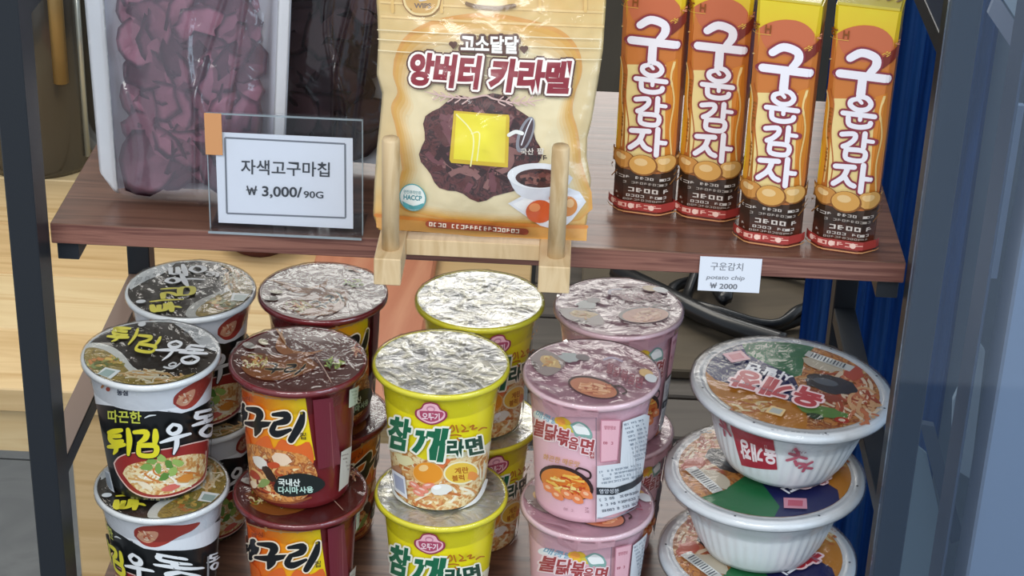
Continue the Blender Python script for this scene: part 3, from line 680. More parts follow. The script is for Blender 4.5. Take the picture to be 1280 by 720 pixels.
    return t
ZT, ZL, ZF = -.1195-.1020, -.1195-.2050, -.3255
S = .1034
Zt, Zl = ZF+S+.0002, ZF+.0002
def place(t, x, y, z, rz, label, group, first=False, lrz=0):
    o = t if first else copy_tree(t)
    for ch in o.children:
        if ch.name.startswith('lid'): ch.rotation_euler.z = lrz
    o.location = (x, y, z); o.rotation_euler = (0, 0, rz); o['label'] = label; o['group'] = group
    return o
for mk, g, spots in (
  (make_black, 'black and white noodle cups', [
    (.0505, .049, 'u', 0, 'black and white noodle cup with yellow brush lettering, upper cup of the front stack'),
    (.0545, .043, 'l', -.85, 'black and white noodle cup whose red ladle faces front, lower cup of the front stack', 2.6),
    (.0600, .1475, 'u', .1, 'black and white noodle cup in the back row with its white side front, upper one', 1.8),
    (.0600, .1475, 'l', .4, 'black and white noodle cup at the bottom of the back row stack, mostly hidden')]),
  (make_red, 'maroon noodle cups', [
    (.1532, .050, 'u', 0, 'maroon noodle cup with orange panel and black lettering, upper cup of the front stack'),
    (.1540, .044, 'l', .22, 'maroon noodle cup under another one in front, with its glossy rim showing'),
    (.1575, .1535, 'u', .8, 'maroon noodle cup in the back row just under the shelf edge'),
    (.1585, .1525, 'l', 1.6, 'maroon noodle cup at the bottom of the back row between red and yellow stacks')]),
  (make_yellow, 'yellow noodle cups', [
    (.2525, .0555, 'u', 0, 'bright yellow noodle cup with shining foil lid, upper cup of the front stack'),
    (.2545, .0505, 'l', -.03, 'bright yellow noodle cup with green lettering, lower cup of the front stack'),
    (.2740, .1535, 'u', .45, 'yellow noodle cup with crumpled foil lid in the back row under the shelf'),
    (.2740, .1535, 'l', .5, 'yellow noodle cup at the bottom of the back row stack in shade')]),
  (make_pink, 'pink noodle cups', [
    (.3574, .051, 'u', 0, 'pink noodle cup with pan picture and facts panel, upper cup of the front stack'),
    (.3595, .047, 'l', .32, 'pink noodle cup with a crumpled tab, lower cup of the front stack'),
    (.3770, .1515, 'u', .9, 'pink noodle cup in the back row beside the black cables, upper one'),
    (.3765, .1515, 'l', 1.2, 'pink noodle cup at the bottom of the back row stack in shade')])):
    t = mk()
    for i, (x, y, lv, rz, lab, *lz) in enumerate(spots): place(t, x, y, Zt if lv == 'u' else Zl, rz, lab, g, i == 0, lz[0] if lz else 0)
# ------------------------------------------------------------------ white noodle bowls
def make_bowl():
    t = empty('noodle_bowl', (0, 0, 0), 'x', 'bowl')
    wb = mat('bowl_white', 'e3e8ea', .38, coat=.3)
    def fl_(r, z, a):
        if .006 < z < .040 and r > .036: r += .00045*math.cos(a*46)
        return (r, z)
    prof = [(0, .0025), (.0370, .0025), (.0380, .0003), (.0408, .0003), (.0425, .004), (.0460, .010), (.0490, .018), (.0517, .026), (.0540, .034), (.0555, .040), (.0570, .0415), (.0580, .0480), (.0600, .0540), (.0610, .0560)]
    body = obj_from_bm('bowl_body', lathe_bm(prof, 184, fn=fl_), wb, t, True)
    rp = [(.0605, .0560), (.0690, .0565), (.0708, .0545), (.0715, .0560), (.0712, .0590), (.0690, .0606), (.0640, .0610), (.0630, .0600)]
    obj_from_bm('rim', lathe_bm(rp, 96), mat('bowl_rim', 'dfe4e8', .35, coat=.4), t, True)
    lid = obj_from_bm('lid', lathe_bm([(0, .0606), (.03, .0606), (.0635, .0607), (.0688, .0609), (.0690, .0600)], 96), mat('lid_white', 'e6e9ec', .35, coat=.5, bump=.2, bscale=90), t, True)
    A = Art()
    def ring(r, n=48): return [(r*math.cos(2*PI*i/n), r*math.sin(2*PI*i/n)) for i in range(n)]
    def px(x, y):                       # lid layout measured over the top bowl -> millimetres on the lid
        u, v = x-984, y-484
        d = 1.775*.886+.165*.886*.16*1.775
        X = (u*.886-.146*v)/ (1.775*.886); Y = (v-.19*u)/.886
        return X, Y
    def pl(pts): return [px(*p) for p in pts]
    def clip(pts, R=61.3): return [((x, y) if math.hypot(x, y) < R else (x*R/math.hypot(x, y), y*R/math.hypot(x, y))) for x, y in pts]
    A.poly(ring(61.5), food_broth)
    th = lambda a: (80*math.cos(math.radians(a)), 80*math.sin(math.radians(a)))
    # quadrants of the printed lid, a = angle (0 right, 90 front)
    A.poly(clip([th(a) for a in range(222, 291, 4)]+[(12, -40), (8, -14), (2, -10), (-30, -36)]), P('2b7d4c'))
    A.poly(clip([th(a) for a in range(186, 240, 4)]+[(-30, -38), (2, -10), (4, 4), (6, 30), (-20, 18), (-54, 6)]), P('252a66'))
    A.poly(clip([(-56, 4)]+[(-20, 18), (7, 33), (6, 50)]+[th(a) for a in range(86, 187, 4)]), P('d08a2e'))
    A.noodles(-30, 38, 22, 12, 30, [P('e0a84c'), P('f0dca8'), P('c8702c')], 2.5, 5)
    A.noodles(38, 10, 24, 44, 90, [P('e8b888'), P('d8845a'), P('f2dcc0'), P('b8583a')], 2.6, 6)
    A.ell(24, -32, 15, 9, P('d8cdb8'), .3, 20, rough=.12); A.ell(28, -4, 20, 13, P('454246'), .3, 24, rough=.12); A.ell(24, -6, 9, 5, P('6a7078'), .3)
    A.ell(18, 14, 16, 6, P('a8543e'), .35, 18, rough=.15); A.ell(18, 36, 16, 8, P('6f9a50'), .2, 18, rough=.2); A.ell(12, 44, 6, 4, P('2f4a2c'), .2, 12, rough=.2); A.ell(30, 46, 5, 4, P('c9442e')); A.ell(30, 46, 2.5, 2, P('f2d8c0'))
    A.ell(46, -22, 7, 11, P('c8604a'), .2, 16, rough=.15)
    q = [(16, -50), (48, -32), (43, -24), (12, -42)]; A.poly(q, P('dfe0dc'))
    for i in range(11): A.stroke([(19+i*2.2, -46.5+i*1.26), (16.6+i*2.2, -41+i*1.26)], (.6, 1.1, .8)[i % 3], P('3c4452'), k=1)
    A.poly([(-48, -32), (-34, -40), (-28, -28), (-42, -20)], P('c88a9c')); A.poly([(-44, -31), (-35, -36), (-32, -29), (-41, -24)], P('b85468'))
    A.poly([(-18, 36), (-8, 40), (-12, 50), (-23, 46)], P('e6c68a')); A.poly([(-17, 38.5), (-10, 41), (-13, 47.5), (-20.5, 45)], P('b0b4ae'))
    rd, pkw = P('b42c3a'), P('f2d6da')
    for i, g in enumerate('육개장'):        # upside-down lettering, as the lid is turned away
        A.text(g, 22-i*21, 14-i*8.2, 24, rd, .05, 20, rot=PI+.36, outline=pkw, og=.08)
    for i, g in enumerate('사발면'): A.text(g, 2-i*11, -9-i*4.2, 11, P('e4e6ee'), .04, 10.5, rot=PI+.36)
    A.dashes(-46, 4, 44, 1, 4, 2.4, P('8d8c9c'), .36, 7)
    A.dashes(-44, 47, 20, 1, 3, 2, P('9a6a3a'), .5, 8)
    A.build('lid_print', lid, lambda x, y, L: (x/1000, -y/1000, .0607+.0004+LY*.6*L))
    # dots round the rim
    A = Art()
    for a in (20, 75, 118, 165, 210, 262, 300, 340): A.ell(66.5*math.cos(math.radians(a)), 66.5*math.sin(math.radians(a)), .9, .9, P('4a4f5c'), n=8)
    A.dashes(-20, 65.5, 40, 1, 3, 1.3, P('9a9ea8'), 0, 3)
    A.build('rim_print', lid, lambda x, y, L: (x/1000, -y/1000, .0611+LY*2))['kind'] = 'stuff'
    # side print
    A = Art()
    A.poly([(-50, 10), (-16, 8), (-10, 38), (-42, 46)], P('a8283c'), 0)
    for i, g in enumerate('육개장'): A.text(g, -13-i*10, 17+i*1.5, 17, P('f3e4e6'), .04, 9.5, rot=PI-.12)
    for x, y, s_, r_ in ((-66, 4, 16, .3), (-62, 20, 12, .9), (-4, 24, 13, .5), (6, 34, 10, -.4)):
        A.letters([[(0, 1), (.5, .6), (.2, 0)], [(0, .5), (1, .7)], [(.6, .2), (.9, 0)]], x, y-8, s_, s_, 2.6, P('b85a6c'), rot=r_)
    A.dashes(-52, 2, 9, 2, 4, 2.4, P('c0707e'), 0, 4); A.dashes(-2, 14, 12, 2, 4, 2.4, P('9a5a66'), .2, 5)
    A1 = A; A = Art()
    A.poly([(88, 44), (100, 30), (124, 18), (136, 12), (132, 26), (116, 40), (100, 46)], P('b0485c'), 4); A.text('육개장', 99, 41, 11, P('e8b8c2'), .03, 28, rot=-.45)
    A.letters(G['ja'], 86, 14, 16, 14, 2.2, P('b85a6c'), rot=.3); A.letters(G['un'], 104, 12, 12, 12, 2, P('b85a6c'), rot=-.2)
    def side(x, y, L):
        z = max(4, min(54, 56-y*.95)); a = x/58+.0
        r = .0
        for (r0, z0), (r1, z1) in zip(prof[4:], prof[5:]):
            if z0*1000 <= z <= z1*1000: r = r0+(r1-r0)*(z-z0*1000)/((z1-z0)*1000)
        r = (r or .041)+.0008+LY*L
        return (r*math.sin(a), -r*math.cos(a), z/1000)
    A1.build('label_print', body, side, 3, 4); A.build('leaf_mark', body, side, 3, 4)
    # stretched film over the lid with a pulled corner
    def fw(r, z, a):
        p = Vector((math.sin(a)*2.5, math.cos(a)*2.5, r*40)); q = noise.noise(p)
        return (r+(.002 if abs(((a-.5) % (2*PI))-2.2) < .12 else 0)*(r > .069), z+.0005*q)
    obj_from_bm('shrink_film', lathe_bm([(0, .0622)]+[(.069*i/10, .0622) for i in range(1, 11)]+[(.0722, .0600), (.0724, .0560), (.0665, .0520), (.0612, .0480), (.057, .036)], 96, fn=fw), film_mat('film_bowl', .015, .12, .5, 50), t, True)
    return t
b0 = make_bowl()
for i, (x, y, z, rz, tx, ty, lab) in enumerate((
    (.4965, .074, ZF+.1272+.0030, 0, 0, .050, 'white noodle bowl with red square mark, topmost of the leaning stack of bowls'),
    (.4862, .064, ZF+.0636, 2.62, 0, .018, 'white noodle bowl in the middle of the stack, green part of its lid showing'),
    (.4850, .055, ZF+.0002, 2.75, 0, 0, 'white noodle bowl at the bottom of the stack on the lower board'))):
    o = b0 if i == 0 else copy_tree(b0)
    o.location = (x, y, z); o.rotation_euler = (tx, ty, rz); o['label'] = lab; o['group'] = 'white noodle bowls stacked at the right'

# ------------------------------------------------------------------ tall snack cartons
HB, HW, HD = .165, .0200, .0160
def make_box():
    t = empty('snack_carton', (0, 0, 0), 'x', 'snack box')
    bm = bmesh.new(); rings = []; NZ = 24
    def ch(z): return .0085-.0068*min(1, max(0, z/HB))
    def sec(z):
        c = ch(z); w, d = HW-.0004*math.sin(PI*z/HB), HD
        return [(-w+c, -d), (w-c, -d), (w, -d+c), (w, d-c), (w-c, d), (-w+c, d), (-w, d-c), (-w, -d+c)]
    for i in range(NZ+1):
        z = HB*i/NZ; rings.append([bm.verts.new((x, y, z)) for x, y in sec(z)])
    for a, b in zip(rings, rings[1:]):
        for k in range(8): bm.faces.new((a[k], a[(k+1) % 8], b[(k+1) % 8], b[k]))
    bm.faces.new(rings[0][::-1]); bm.faces.new(rings[-1])
    bmesh.ops.recalc_face_normals(bm, faces=bm.faces)
    g = grad_mat('carton', 'Z', [(0, '8f3a2a'), (.010, '5a3022'), (.022, '33231a'), (.034, '4a3220'), (.046, 'a5682a'), (.075, 'd99a2e'), (.110, 'c97f34'), (.135, 'ca7836'), (.148, 'e3bf2a'), (.165, 'e4cb2c')], .36, .4, 120, .10)
    body = obj_from_bm('carton_body', bm, g, t)
    tp_ = box_bm(-HW+.001, HW-.001, -HD+.001, HD-.001, 0, .0018, .0004)
    o = obj_from_bm('top_flap', tp_, mat('carton_top', 'c9b84a', .4, coat=.3), t); o.location = (0, 0, HB)
    A = Art()
    for i in range(6): A.stroke([(-15+i*6, -7+(i % 2)*3), (-12+i*6, -3), (-14+i*6, 3)], 1.8, P('8a6a4a'))
    A.build('flap_print', body, lambda x, y, L: (x/1000, -y/1000, HB+.0019+LY*L))
    A = Art()
    def X(py): return 963+(312-py)*.065
    def poly(pts, m, s_=0): A.poly([((x-X(y))/1.88, y) for x, y in pts], m, s_)
    fx = lambda x, y: (x-X(y))/1.88
    # printed picture; horizontal unit mm, vertical unit photo px (312 = foot)
    poly([(922, 92), (926, 70), (940, 48), (960, 32), (985, 26), (1008, 34), (1018, 50), (1032, 60), (1034, 130), (1030, 240), (922, 240)], P('cd7936'), 4)
    poly([(948, 40), (965, 30), (990, 26), (1008, 34), (1014, 52), (1004, 66), (978, 70), (956, 62)], P('c96c46'), 4)
    poly([(920, 120), (934, 105), (940, 140), (938, 200), (932, 235), (918, 235)], P('e6a02e'), 3)
    poly([(918, 150), (928, 140), (932, 190), (926, 230), (916, 225)], P('ecc62c'), 3)
    poly([(948, 118), (1004, 112), (1004, 236), (944, 238)], P('efd490'), 0)
    poly([(996, 110), (1010, 104), (1012, 160), (1004, 238), (994, 238)], P('d8862e'))
    cr = P('f0d08a'); dk_ = P('b5642a')
    for pts, w, m in (([(936, 112), (941, 130), (939, 160), (943, 190), (939, 225)], 1.3, cr), ([(943, 108), (948, 125), (946, 160), (950, 200), (946, 236)], .8, dk_), ([(1006, 108), (1002, 130), (1006, 160), (1001, 195), (1004, 230)], 1.2, cr), ([(926, 66), (934, 74), (942, 72)], 1.2, cr), ([(1022, 60), (1018, 100), (1022, 150), (1016, 210)], 1.2, dk_), ([(1028, 50), (1026, 100), (1029, 160), (1024, 220)], 1.0, P('c98a3a'))):
        A.stroke([(fx(x, y), y) for x, y in pts], w, m)
    A.dashes(fx(944, 130), 130, 3, 18, 4.6, 2.6, P('8a5a1c'), 0, 9)
    A.letters([[(0, 0), (1, 1)]], fx(998, 75), 34, 20, 38, 7, P('7c2c20')); A.dashes(fx(1000, 66)+0, 58, 8, 1, 4, 4, P('e0b04a'), -1.0, 4); A.dashes(fx(1014, 66)-1, 44, 8, 1, 4, 4, P('e89a7a'), -1.0, 5)
    A.text('ㅎ', fx(940, 42), 44, 15, P('8a4a10'), .02, 4.6); A.text('H', fx(955, 42), 44, 12, P('8a4a10'), .03, 3.8)
    A.stroke([(fx(938, 46), 46), (fx(962, 46), 46)], .5, P('e6c24a'), k=1)
    mr, wl = P('8c3440'), P('f3eef4')
    B = Art()
    for mm, gr in ((mr, 1.3), (wl, 0)):
        A.L += 1; i = A.mi(mm)
        for gk, (g, xa, xb, ya, yb, lw) in enumerate((('gu', 952, 1009, 57, 110, 5.4), ('un', 957, 999, 111, 150, 3.3), ('gam', 955, 997, 155, 191, 3.3), ('ja', 951, 994, 195, 231, 3.5))):
            w = (xb-xa)/1.88; h = (yb-ya)/1.85
            for sk, st_ in enumerate(G[g]):
                B.bm.clear(); B.L = 0; B.stroke([(p[0]*w, (1-p[1])*h)+((p[2],) if len(p) > 2 else ()) for p in st_], lw, mm, grow=gr, nl=False)
                V = {v: A.bm.verts.new((fx(xa, (ya+yb)/2)+v.co.x, -(ya-v.co.y*1.85), A.L+.02*(gk*8+sk)+v.co.z*.05)) for v in B.bm.verts}
                for f in B.bm.faces:
                    q_ = A.bm.faces.new([V[v] for v in f.verts]); q_.material_index = i
    B.bm.free()
    # potatoes
    for x, y, rx, ry, c in ((1018, 238, 6, 9, 'a8702c'), (925, 238, 6, 9, 'a8702c'), (942, 240, 8.5, 12, 'c98a40'), (996, 240, 8, 12, 'd8a458'), (968, 244, 10, 14, 'd9a050')):
        A.ell(fx(x, y), y, rx, ry, P('8a5420'), 0, 20); A.ell(fx(x, y)-.3, y-.8, rx*.9, ry*.9, P(c), 0, 20); A.ell(fx(x, y)-1.5, y-4, rx*.45, ry*.35, P('eac489'), 0, 14)
    for x, y in ((920, 256), (930, 262), (1012, 250), (1020, 258), (1006, 262)): A.stroke([(fx(x, y)-3, y+6), (fx(x, y)+3, y-6)], 1.0, P('8a5a2a'))
    sl = P('cabfb6')
    for j, (yy, ww, hh, cc) in enumerate(((259, 36, 3.4, sl), (266, 32, 3.0, P('a89c92')), (274, 40, 5.6, P('d8ccc2')), (283, 34, 3.4, sl), (288.5, 30, 2.6, P('a89c92')))):
        A.dashes(-ww/2+1, yy, ww, 1, 5, hh, cc, 0, 21+j, .92)
    A.poly([(-24, 293), (24, 293), (24, 304), (-24, 304)], P('a83a34')); A.dashes(-18, 295.5, 36, 1, 5, 5.5, P('f0b8a8'), 0, 25, .95)
    for u in (-19, -6, 8): A.ell(u, 298.5, 1.9, 3.6, P('f6cfc0'), 0, 12)
    A.stroke([(-24, 307), (24, 307)], 1.4, P('d8a06a'), k=1)
    def fn(x, y, L):
        z = max(.0005, min(HB-.0005, (312-y)/1.85/1000)); c = ch(z); w, d = HW-.0004*math.sin(PI*z/HB), HD; a = w-c; u = abs(x)/1000; s_ = 1 if x > 0 else -1; e = .00012+LY*L
        if u <= a: return (x/1000, -d-e, z)
        u -= a; hyp = c*1.4142
        if u <= hyp: k = u/hyp; return (s_*(a+c*k+e*.7), -d+c*k-e*.7, z)
        u -= hyp; return (s_*(w+e), -d+c+min(u, .02), z)
    A.build('label_print', body, fn, 1.5, 0)
    return t
x0_ = make_box()
for i, (x, y, rz, lab) in enumerate((
    (.3865, .071, -.20, 'orange and yellow snack carton furthest left, next to the bread coloured bag'),
    (.4290, .066, -.20, 'orange and yellow snack carton second from the left, partly hidden by the one in front'),
    (.4680, .031, -.22, 'orange and yellow snack carton standing forward above the paper price tag'),
    (.5155, .027, -.22, 'orange and yellow snack carton furthest right, beside the rack post'))):
    o = x0_ if i == 0 else copy_tree(x0_)
    o.location = (x, y, .0002); o.rotation_euler = (0, 0, rz); o['label'] = lab; o['group'] = 'orange snack cartons on the upper board'

# ------------------------------------------------------------------ bread coloured caramel bag
LEAN = .19
bag = empty('snack_bag', (.2815, -.0255, .0186), 'bread coloured stand-up bag with butter picture leaning on the wooden stand', 'snack bag', rx=-LEAN)
LB = [(-60, 484), (0, 480), (60, 481), (105, 477), (130, 483), (165, 479), (200, 474), (250, 469), (290, 466), (312, 472)]
RB = [(-60, 764), (0, 760), (60, 756), (100, 750), (150, 742), (175, 736), (200, 735), (230, 740), (270, 737), (312, 730)]
def itp(T, y):
    if y <= T[0][0]: return T[0][1]
    for (a, b), (c, d) in zip(T, T[1:]):
        if a <= y <= c: return b+(d-b)*(y-a)/(c-a)
    return T[-1][1]
def bag_xz(px, py):
    q = py-.050*(px-602)
    return (px-(602+(310-q)*.055))/2.0/1000, (310-q)/2.08/1000
def bag_b(px, py):
    q = py-.050*(px-602); l, r = itp(LB, q), itp(RB, q); u = max(0, min(1, (px-l)/(r-l))); v = max(0, min(1, (310-q)/370))
    e = max(0, 1-(2*u-1)**2)**.75; b = .0125*e*(math.sin(PI*min(1, v/.92)**.62) if v < .92 else 0)
    p = Vector((px*.03, py*.03, 0)); b += .0011*noise.noise(p)*e+.0006*noise.noise(p*2.6)*(1-e*.5)
    return b
bm = bmesh.new(); NU, NV = 72, 96; fr, bk_ = [], []
for j in range(NV+1):
    q = 310-370*j/NV; l, r = itp(LB, q), itp(RB, q); A_, B_ = [], []
    for i in range(NU+1):
        px = l+(r-l)*i/NU; py = q+.050*(px-602); x, z = bag_xz(px, py); b = bag_b(px, py)
        A_.append(bm.verts.new((x, -b, z)))
        B_.append(A_[-1] if i in (0, NU) else bm.verts.new((x, b*.9+.0003, z)))
    fr.append(A_); bk_.append(B_)
for g in (fr, bk_):
    for a, b in zip(g, g[1:]):
        for i in range(NU):
            f = [a[i], a[i+1], b[i+1], b[i]]
            try: bm.faces.new(f)
            except ValueError: pass
bmesh.ops.recalc_face_normals(bm, faces=bm.faces)
bagm = grad_mat('bag_paper', 'Z', [(0, 'e0a650'), (.012, 'e6b868'), (.03, 'e0c48c'), (.10, 'dfc99a'), (.14, 'dfc080'), (.165, 'e3b768'), (.19, 'e2b566')], .34, .55, 60, .12)
bagbody = obj_from_bm('bag_body', bm, bagm, bag, True)
A = Art()
toast = [(500, 78), (512, 52), (540, 32), (580, 22), (620, 20), (665, 28), (705, 42), (726, 66), (730, 95), (722, 120), (718, 145), (724, 170), (728, 210), (726, 290), (508, 276), (506, 220), (500, 170), (494, 140), (503, 120), (498, 98)]
cxb_, cyb_ = 612, 170
A.poly(toast, grad_mat('crust', 'Z', [(0, 'dfa04a'), (.08, 'dba75e'), (.16, 'd99a45')], .36, .5, 90, .5), 4)
for i_, c_ in enumerate(('dcaa54', 'dfb468', 'e4c184', 'e7cb96', 'ead5a8', 'ecdcb4')):
    A.poly([(cxb_+(x-cxb_)*(.975-.032*i_), cyb_+1.5+1.6*i_+(y-cyb_)*(.975-.034*i_)) for x, y in toast], P(c_, .36, .5), 4)
# plaid stripes at the top
for y in (-30, -12, 6, 24): A.stroke([(486, y), (620, y+7), (756, y+14)], 3, P('e9c98a', .36, .5))
for x in (500, 560, 680, 735): A.stroke([(x, -50), (x, 18)], 4, P('e3bd74', .36, .5), k=1)
A.poly([(470, 284), (520, 287), (600, 291), (700, 298), (735, 300), (734, 318), (600, 312), (470, 300)], P('e3a656', .36, .5))
A.stroke([(470, 283), (540, 287), (640, 293), (734, 299)], 5, P('e08c3c', .36, .5))
# round mark top left
def pill(g): return [(536-24-g, -30), (536-24-g, 4), (536-18-g*.8, 17+g*.7), (536-8, 23+g), (536+8, 23+g), (536+18+g*.8, 17+g*.7), (536+24+g, 4), (536+24+g, -30)]
A.poly(pill(0), P('9a6c34', .36, .5), 3); A.poly(pill(-1.2), P('ecd49a', .36, .5), 3); A.poly(pill(-4), P('d5aa62', .36, .5), 3)
A.ell(536, -4, 9, 9, P('ded2cc', .36, .5), 0, 14, rough=.15); A.text('WIPS', 537, 13, 7.5, P('7c6a60'), .03, 21, align='c')
# bean paste
bean = ramp_mat('bean_paste', ['3a1c1f', '6a3a38', '2b1418', '8a5a55'], (130, 130, 130), .3, .5, dist=2)
pts = []
for i in range(44):
    a = 2*PI*i/44; rr = 1+.05*math.sin(a*9)+.03*math.sin(a*5+1); pts.append((600+70*rr*math.cos(a)+(6 if math.cos(a) > .3 else 0), 188+68*rr*math.sin(a)))
A.poly(pts, bean)
A.noodles(600, 190, 64, 60, 80, [P('5a2c2c'), P('74444a'), P('351a1c'), P('8d625e')], 7, 41)
A.poly([(573, 141), (640, 146), (641, 150), (638, 214), (568, 208), (566, 204)], P('d9b92a'), 0)
A.poly([(576, 144), (637, 148), (634, 208), (571, 203)], grad_mat('butter', 'X', [(-.025, 'efdf2a'), (0, 'f2e53a'), (.02, 'e8cf4a')], .35, .5, 60, .3))
A.stroke([(576, 146), (596, 172), (592, 212)], 1.8, P('f7f3b0')); A.stroke([(594, 170), (604, 170), (600, 205)], 1.5, P('f7f3b0'))
A.ell(660, 172, 9, 24, P('8f8f98'), .35); A.ell(661, 171, 6, 20, P('4a3238'), .35); A.stroke([(655, 185), (662, 165), (668, 152)], 1.5, P('e8e8ee'))
A.stroke([(640, 172), (648, 168), (656, 170)], 5, P('f4f4f0'))
A.text('국산', 654, 197, 8, P('eee6dc'), .02, 16); A.text('팥', 674, 197, 8, P('eee6dc'), .02, 9); A.dashes(648, 198, 40, 1, 5, 7, P('3a2c2c'), .03, 4, .9)
# little bowl and plate
A.poly([(637, 262), (690, 232), (726, 250), (734, 264), (716, 288), (700, 302), (676, 294)], P('e9eaf0'), 0); A.poly([(643, 263), (690, 238), (728, 264), (701, 296), (676, 289)], P('f6f6f6'))
A.poly([(637, 224), (648, 248), (668, 258), (690, 258), (708, 244), (713, 226)], P('d9dbe2'), 3)
A.ell(675, 226, 38, 17, P('eef0f4'), .06); A.ell(677, 229, 30, 12.5, P('4a2422'), .06); A.noodles(677, 229, 27, 11, 30, [P('6e3a34'), P('2c1416'), P('8d5a50')], 4, 44)
A.ell(676, 274, 17, 16, P('d9602c')); A.ell(670, 268, 7, 6, P('f09a5c')); A.ell(710, 268, 13, 14, P('e09044')); A.ell(714, 264, 5, 6, P('f4c890')); A.ell(696, 256, 8, 6, P('d97a3a'))
# quality mark
A.ell(518.5, 255, 17, 18.5, P('58a8ac')); A.ell(518.5, 255, 15.6, 17, P('eef3ee')); A.poly([(505, 260), (519, 266), (532, 262), (529, 268), (519, 271.5), (508, 268)], P('58a8ac'), 3); A.text('HACCP', 518.5, 258, 8, P('3c8c96'), .03, 23, align='c', rot=.05); A.text('안전관리인증', 518.5, 249.5, 4.5, P('3c8c96'), .01, 22, align='c', rot=.05)
A.stroke([(538, 291), (600, 296), (657, 302)], 10, P('a04a30')); A.dashes(538, 288, 118, 1, 5, 6, P('f4e6d0'), .09, 16, .9)
# lettering
d2 = P('5a3a30')
for body_, x, y, w in (('고소달달', 583, 64, 70),):
    A.text(body_, x, y, 20, d2, .05, w, rot=.04, outline=d2, og=.14); A.text(body_, x, y, 20, P('f6f2ea'), .035, w, rot=.04)
for x, y in ((574, 58), (660, 64)):
    A.ell(x-2.2, y-2, 3, 3, d2); A.ell(x+2.2, y-2, 3, 3, d2); A.poly([(x-5, y-1), (x+5, y-1), (x, y+5)], d2)
mr_ = P('8a2432')
for body_, x, y, w in (('앙버터', 517, 103, 87), ('카라멜', 615, 110, 99)):
    A.text(body_, x, y, 37, d2, .055, w, rot=.055, shear=.1, outline=d2, og=.13); A.text(body_, x, y, 37, mr_, .055, w, rot=.055, shear=.1, outline=P('f7ede4'), og=.075)
A.stroke([(538, 116, .4), (560, 121, 1), (590, 124, 1), (612, 120), (622, 124), (650, 130), (684, 126, .4)], 2.2, P('c9a8a0'))
for i in range(5):
    A.stroke([(549+i*9, 115+i*1.5), (555+i*9, 121+i), (548+i*9, 126+i*1.2)], 1.6, P('c9a8a0')); A.stroke([(634+i*9, 122), (628+i*9, 128), (636+i*9, 133)], 1.6, P('c9a8a0'))
def bfn(px, py, L):
    x, z = bag_xz(px, py); return (x, -bag_b(px, py)-.0003-LY*L, z)
A.build('label_print', bagbody, bfn, 4, 4, True)
# seals, zip ridges, hang slot
A = Art()
for y in (40, 52, 66):
    A.stroke([(481, y), (620, y+6), (754, y+13)], 1.2, P('f3e3bb', .25, .8))
A.poly([(590, 4), (604, 8), (630, 10), (648, 7), (650, 12), (630, 15), (604, 13), (590, 9)], P('7a5a34'), 3)
A.build('zip_ridge', bagbody, lambda px, py, L: (lambda q: (q[0], q[1]-.0035, q[2]))(bfn(px, py, L)), 6, 6)
ff = bmesh.new()                                   # glossy outer film of the bag with creases
rows = []
for j in range(61):
    q = 306-362*j/60; l, r = itp(LB, q)+1, itp(RB, q)-1; row = []
    for i in range(49):
        px = l+(r-l)*i/48; py = q+.05*(px-602); x, z = bag_xz(px, py)
        cre = max(0, 1-abs((px-548)*.75-(py-60)*.42)/5)*(60 < py < 260)+max(0, 1-abs((px-600)+(py-200)*.2)/4)*(150 < py < 215)+max(0, 1-abs((px-735)+(py-120)*.25)/6)
        row.append(ff.verts.new((x, -bag_b(px, py)-.0045-.0016*cre-.0006*noise.noise(Vector((px*.05, py*.02, 3))), z)))
    rows.append(row)
for a, b in zip(rows, rows[1:]):
    for i in range(48): ff.faces.new((a[i], a[i+1], b[i+1], b[i]))
obj_from_bm('outer_film', ff, film_mat('film_bag', .02, .10, .35, 45), bag, True)

# wooden plate stand holding the bag
pine = ramp_mat('stand_pine', ['d0b286', 'dcc197', 'c2a274'], (60, 14, 14), .5, detail=5, dist=1.5)
st = empty('plate_stand', (.278, -.02, 0), 'small light wood stand with two dowels holding the bread coloured bag', 'stand')
def sp(name, b, m=pine, smooth=False):
    o = obj_from_bm(name, b, m, st, smooth); o.location = -Vector(st.location); return o
for x0, x1 in ((.2177, .2342), (.3186, .3380)):
    sp('foot', box_bm(x0, x1, -.0660, .055, .0002, .0182, .0006))
    xm = (x0+x1)/2+.0005
    sp('dowel', tube_bm([(xm, -.0500, .0170), (xm, -.0505, .0905), (xm, -.0505, .0920)], [.0054, .0054, .0048], 20), pine, True)
sp('cross_bar', box_bm(.2342, .3186, -.030, -.018, .0040, .0150, .0005))
sp('cross_bar', box_bm(.2342, .3186, .035, .047, .0040, .0150, .0005))

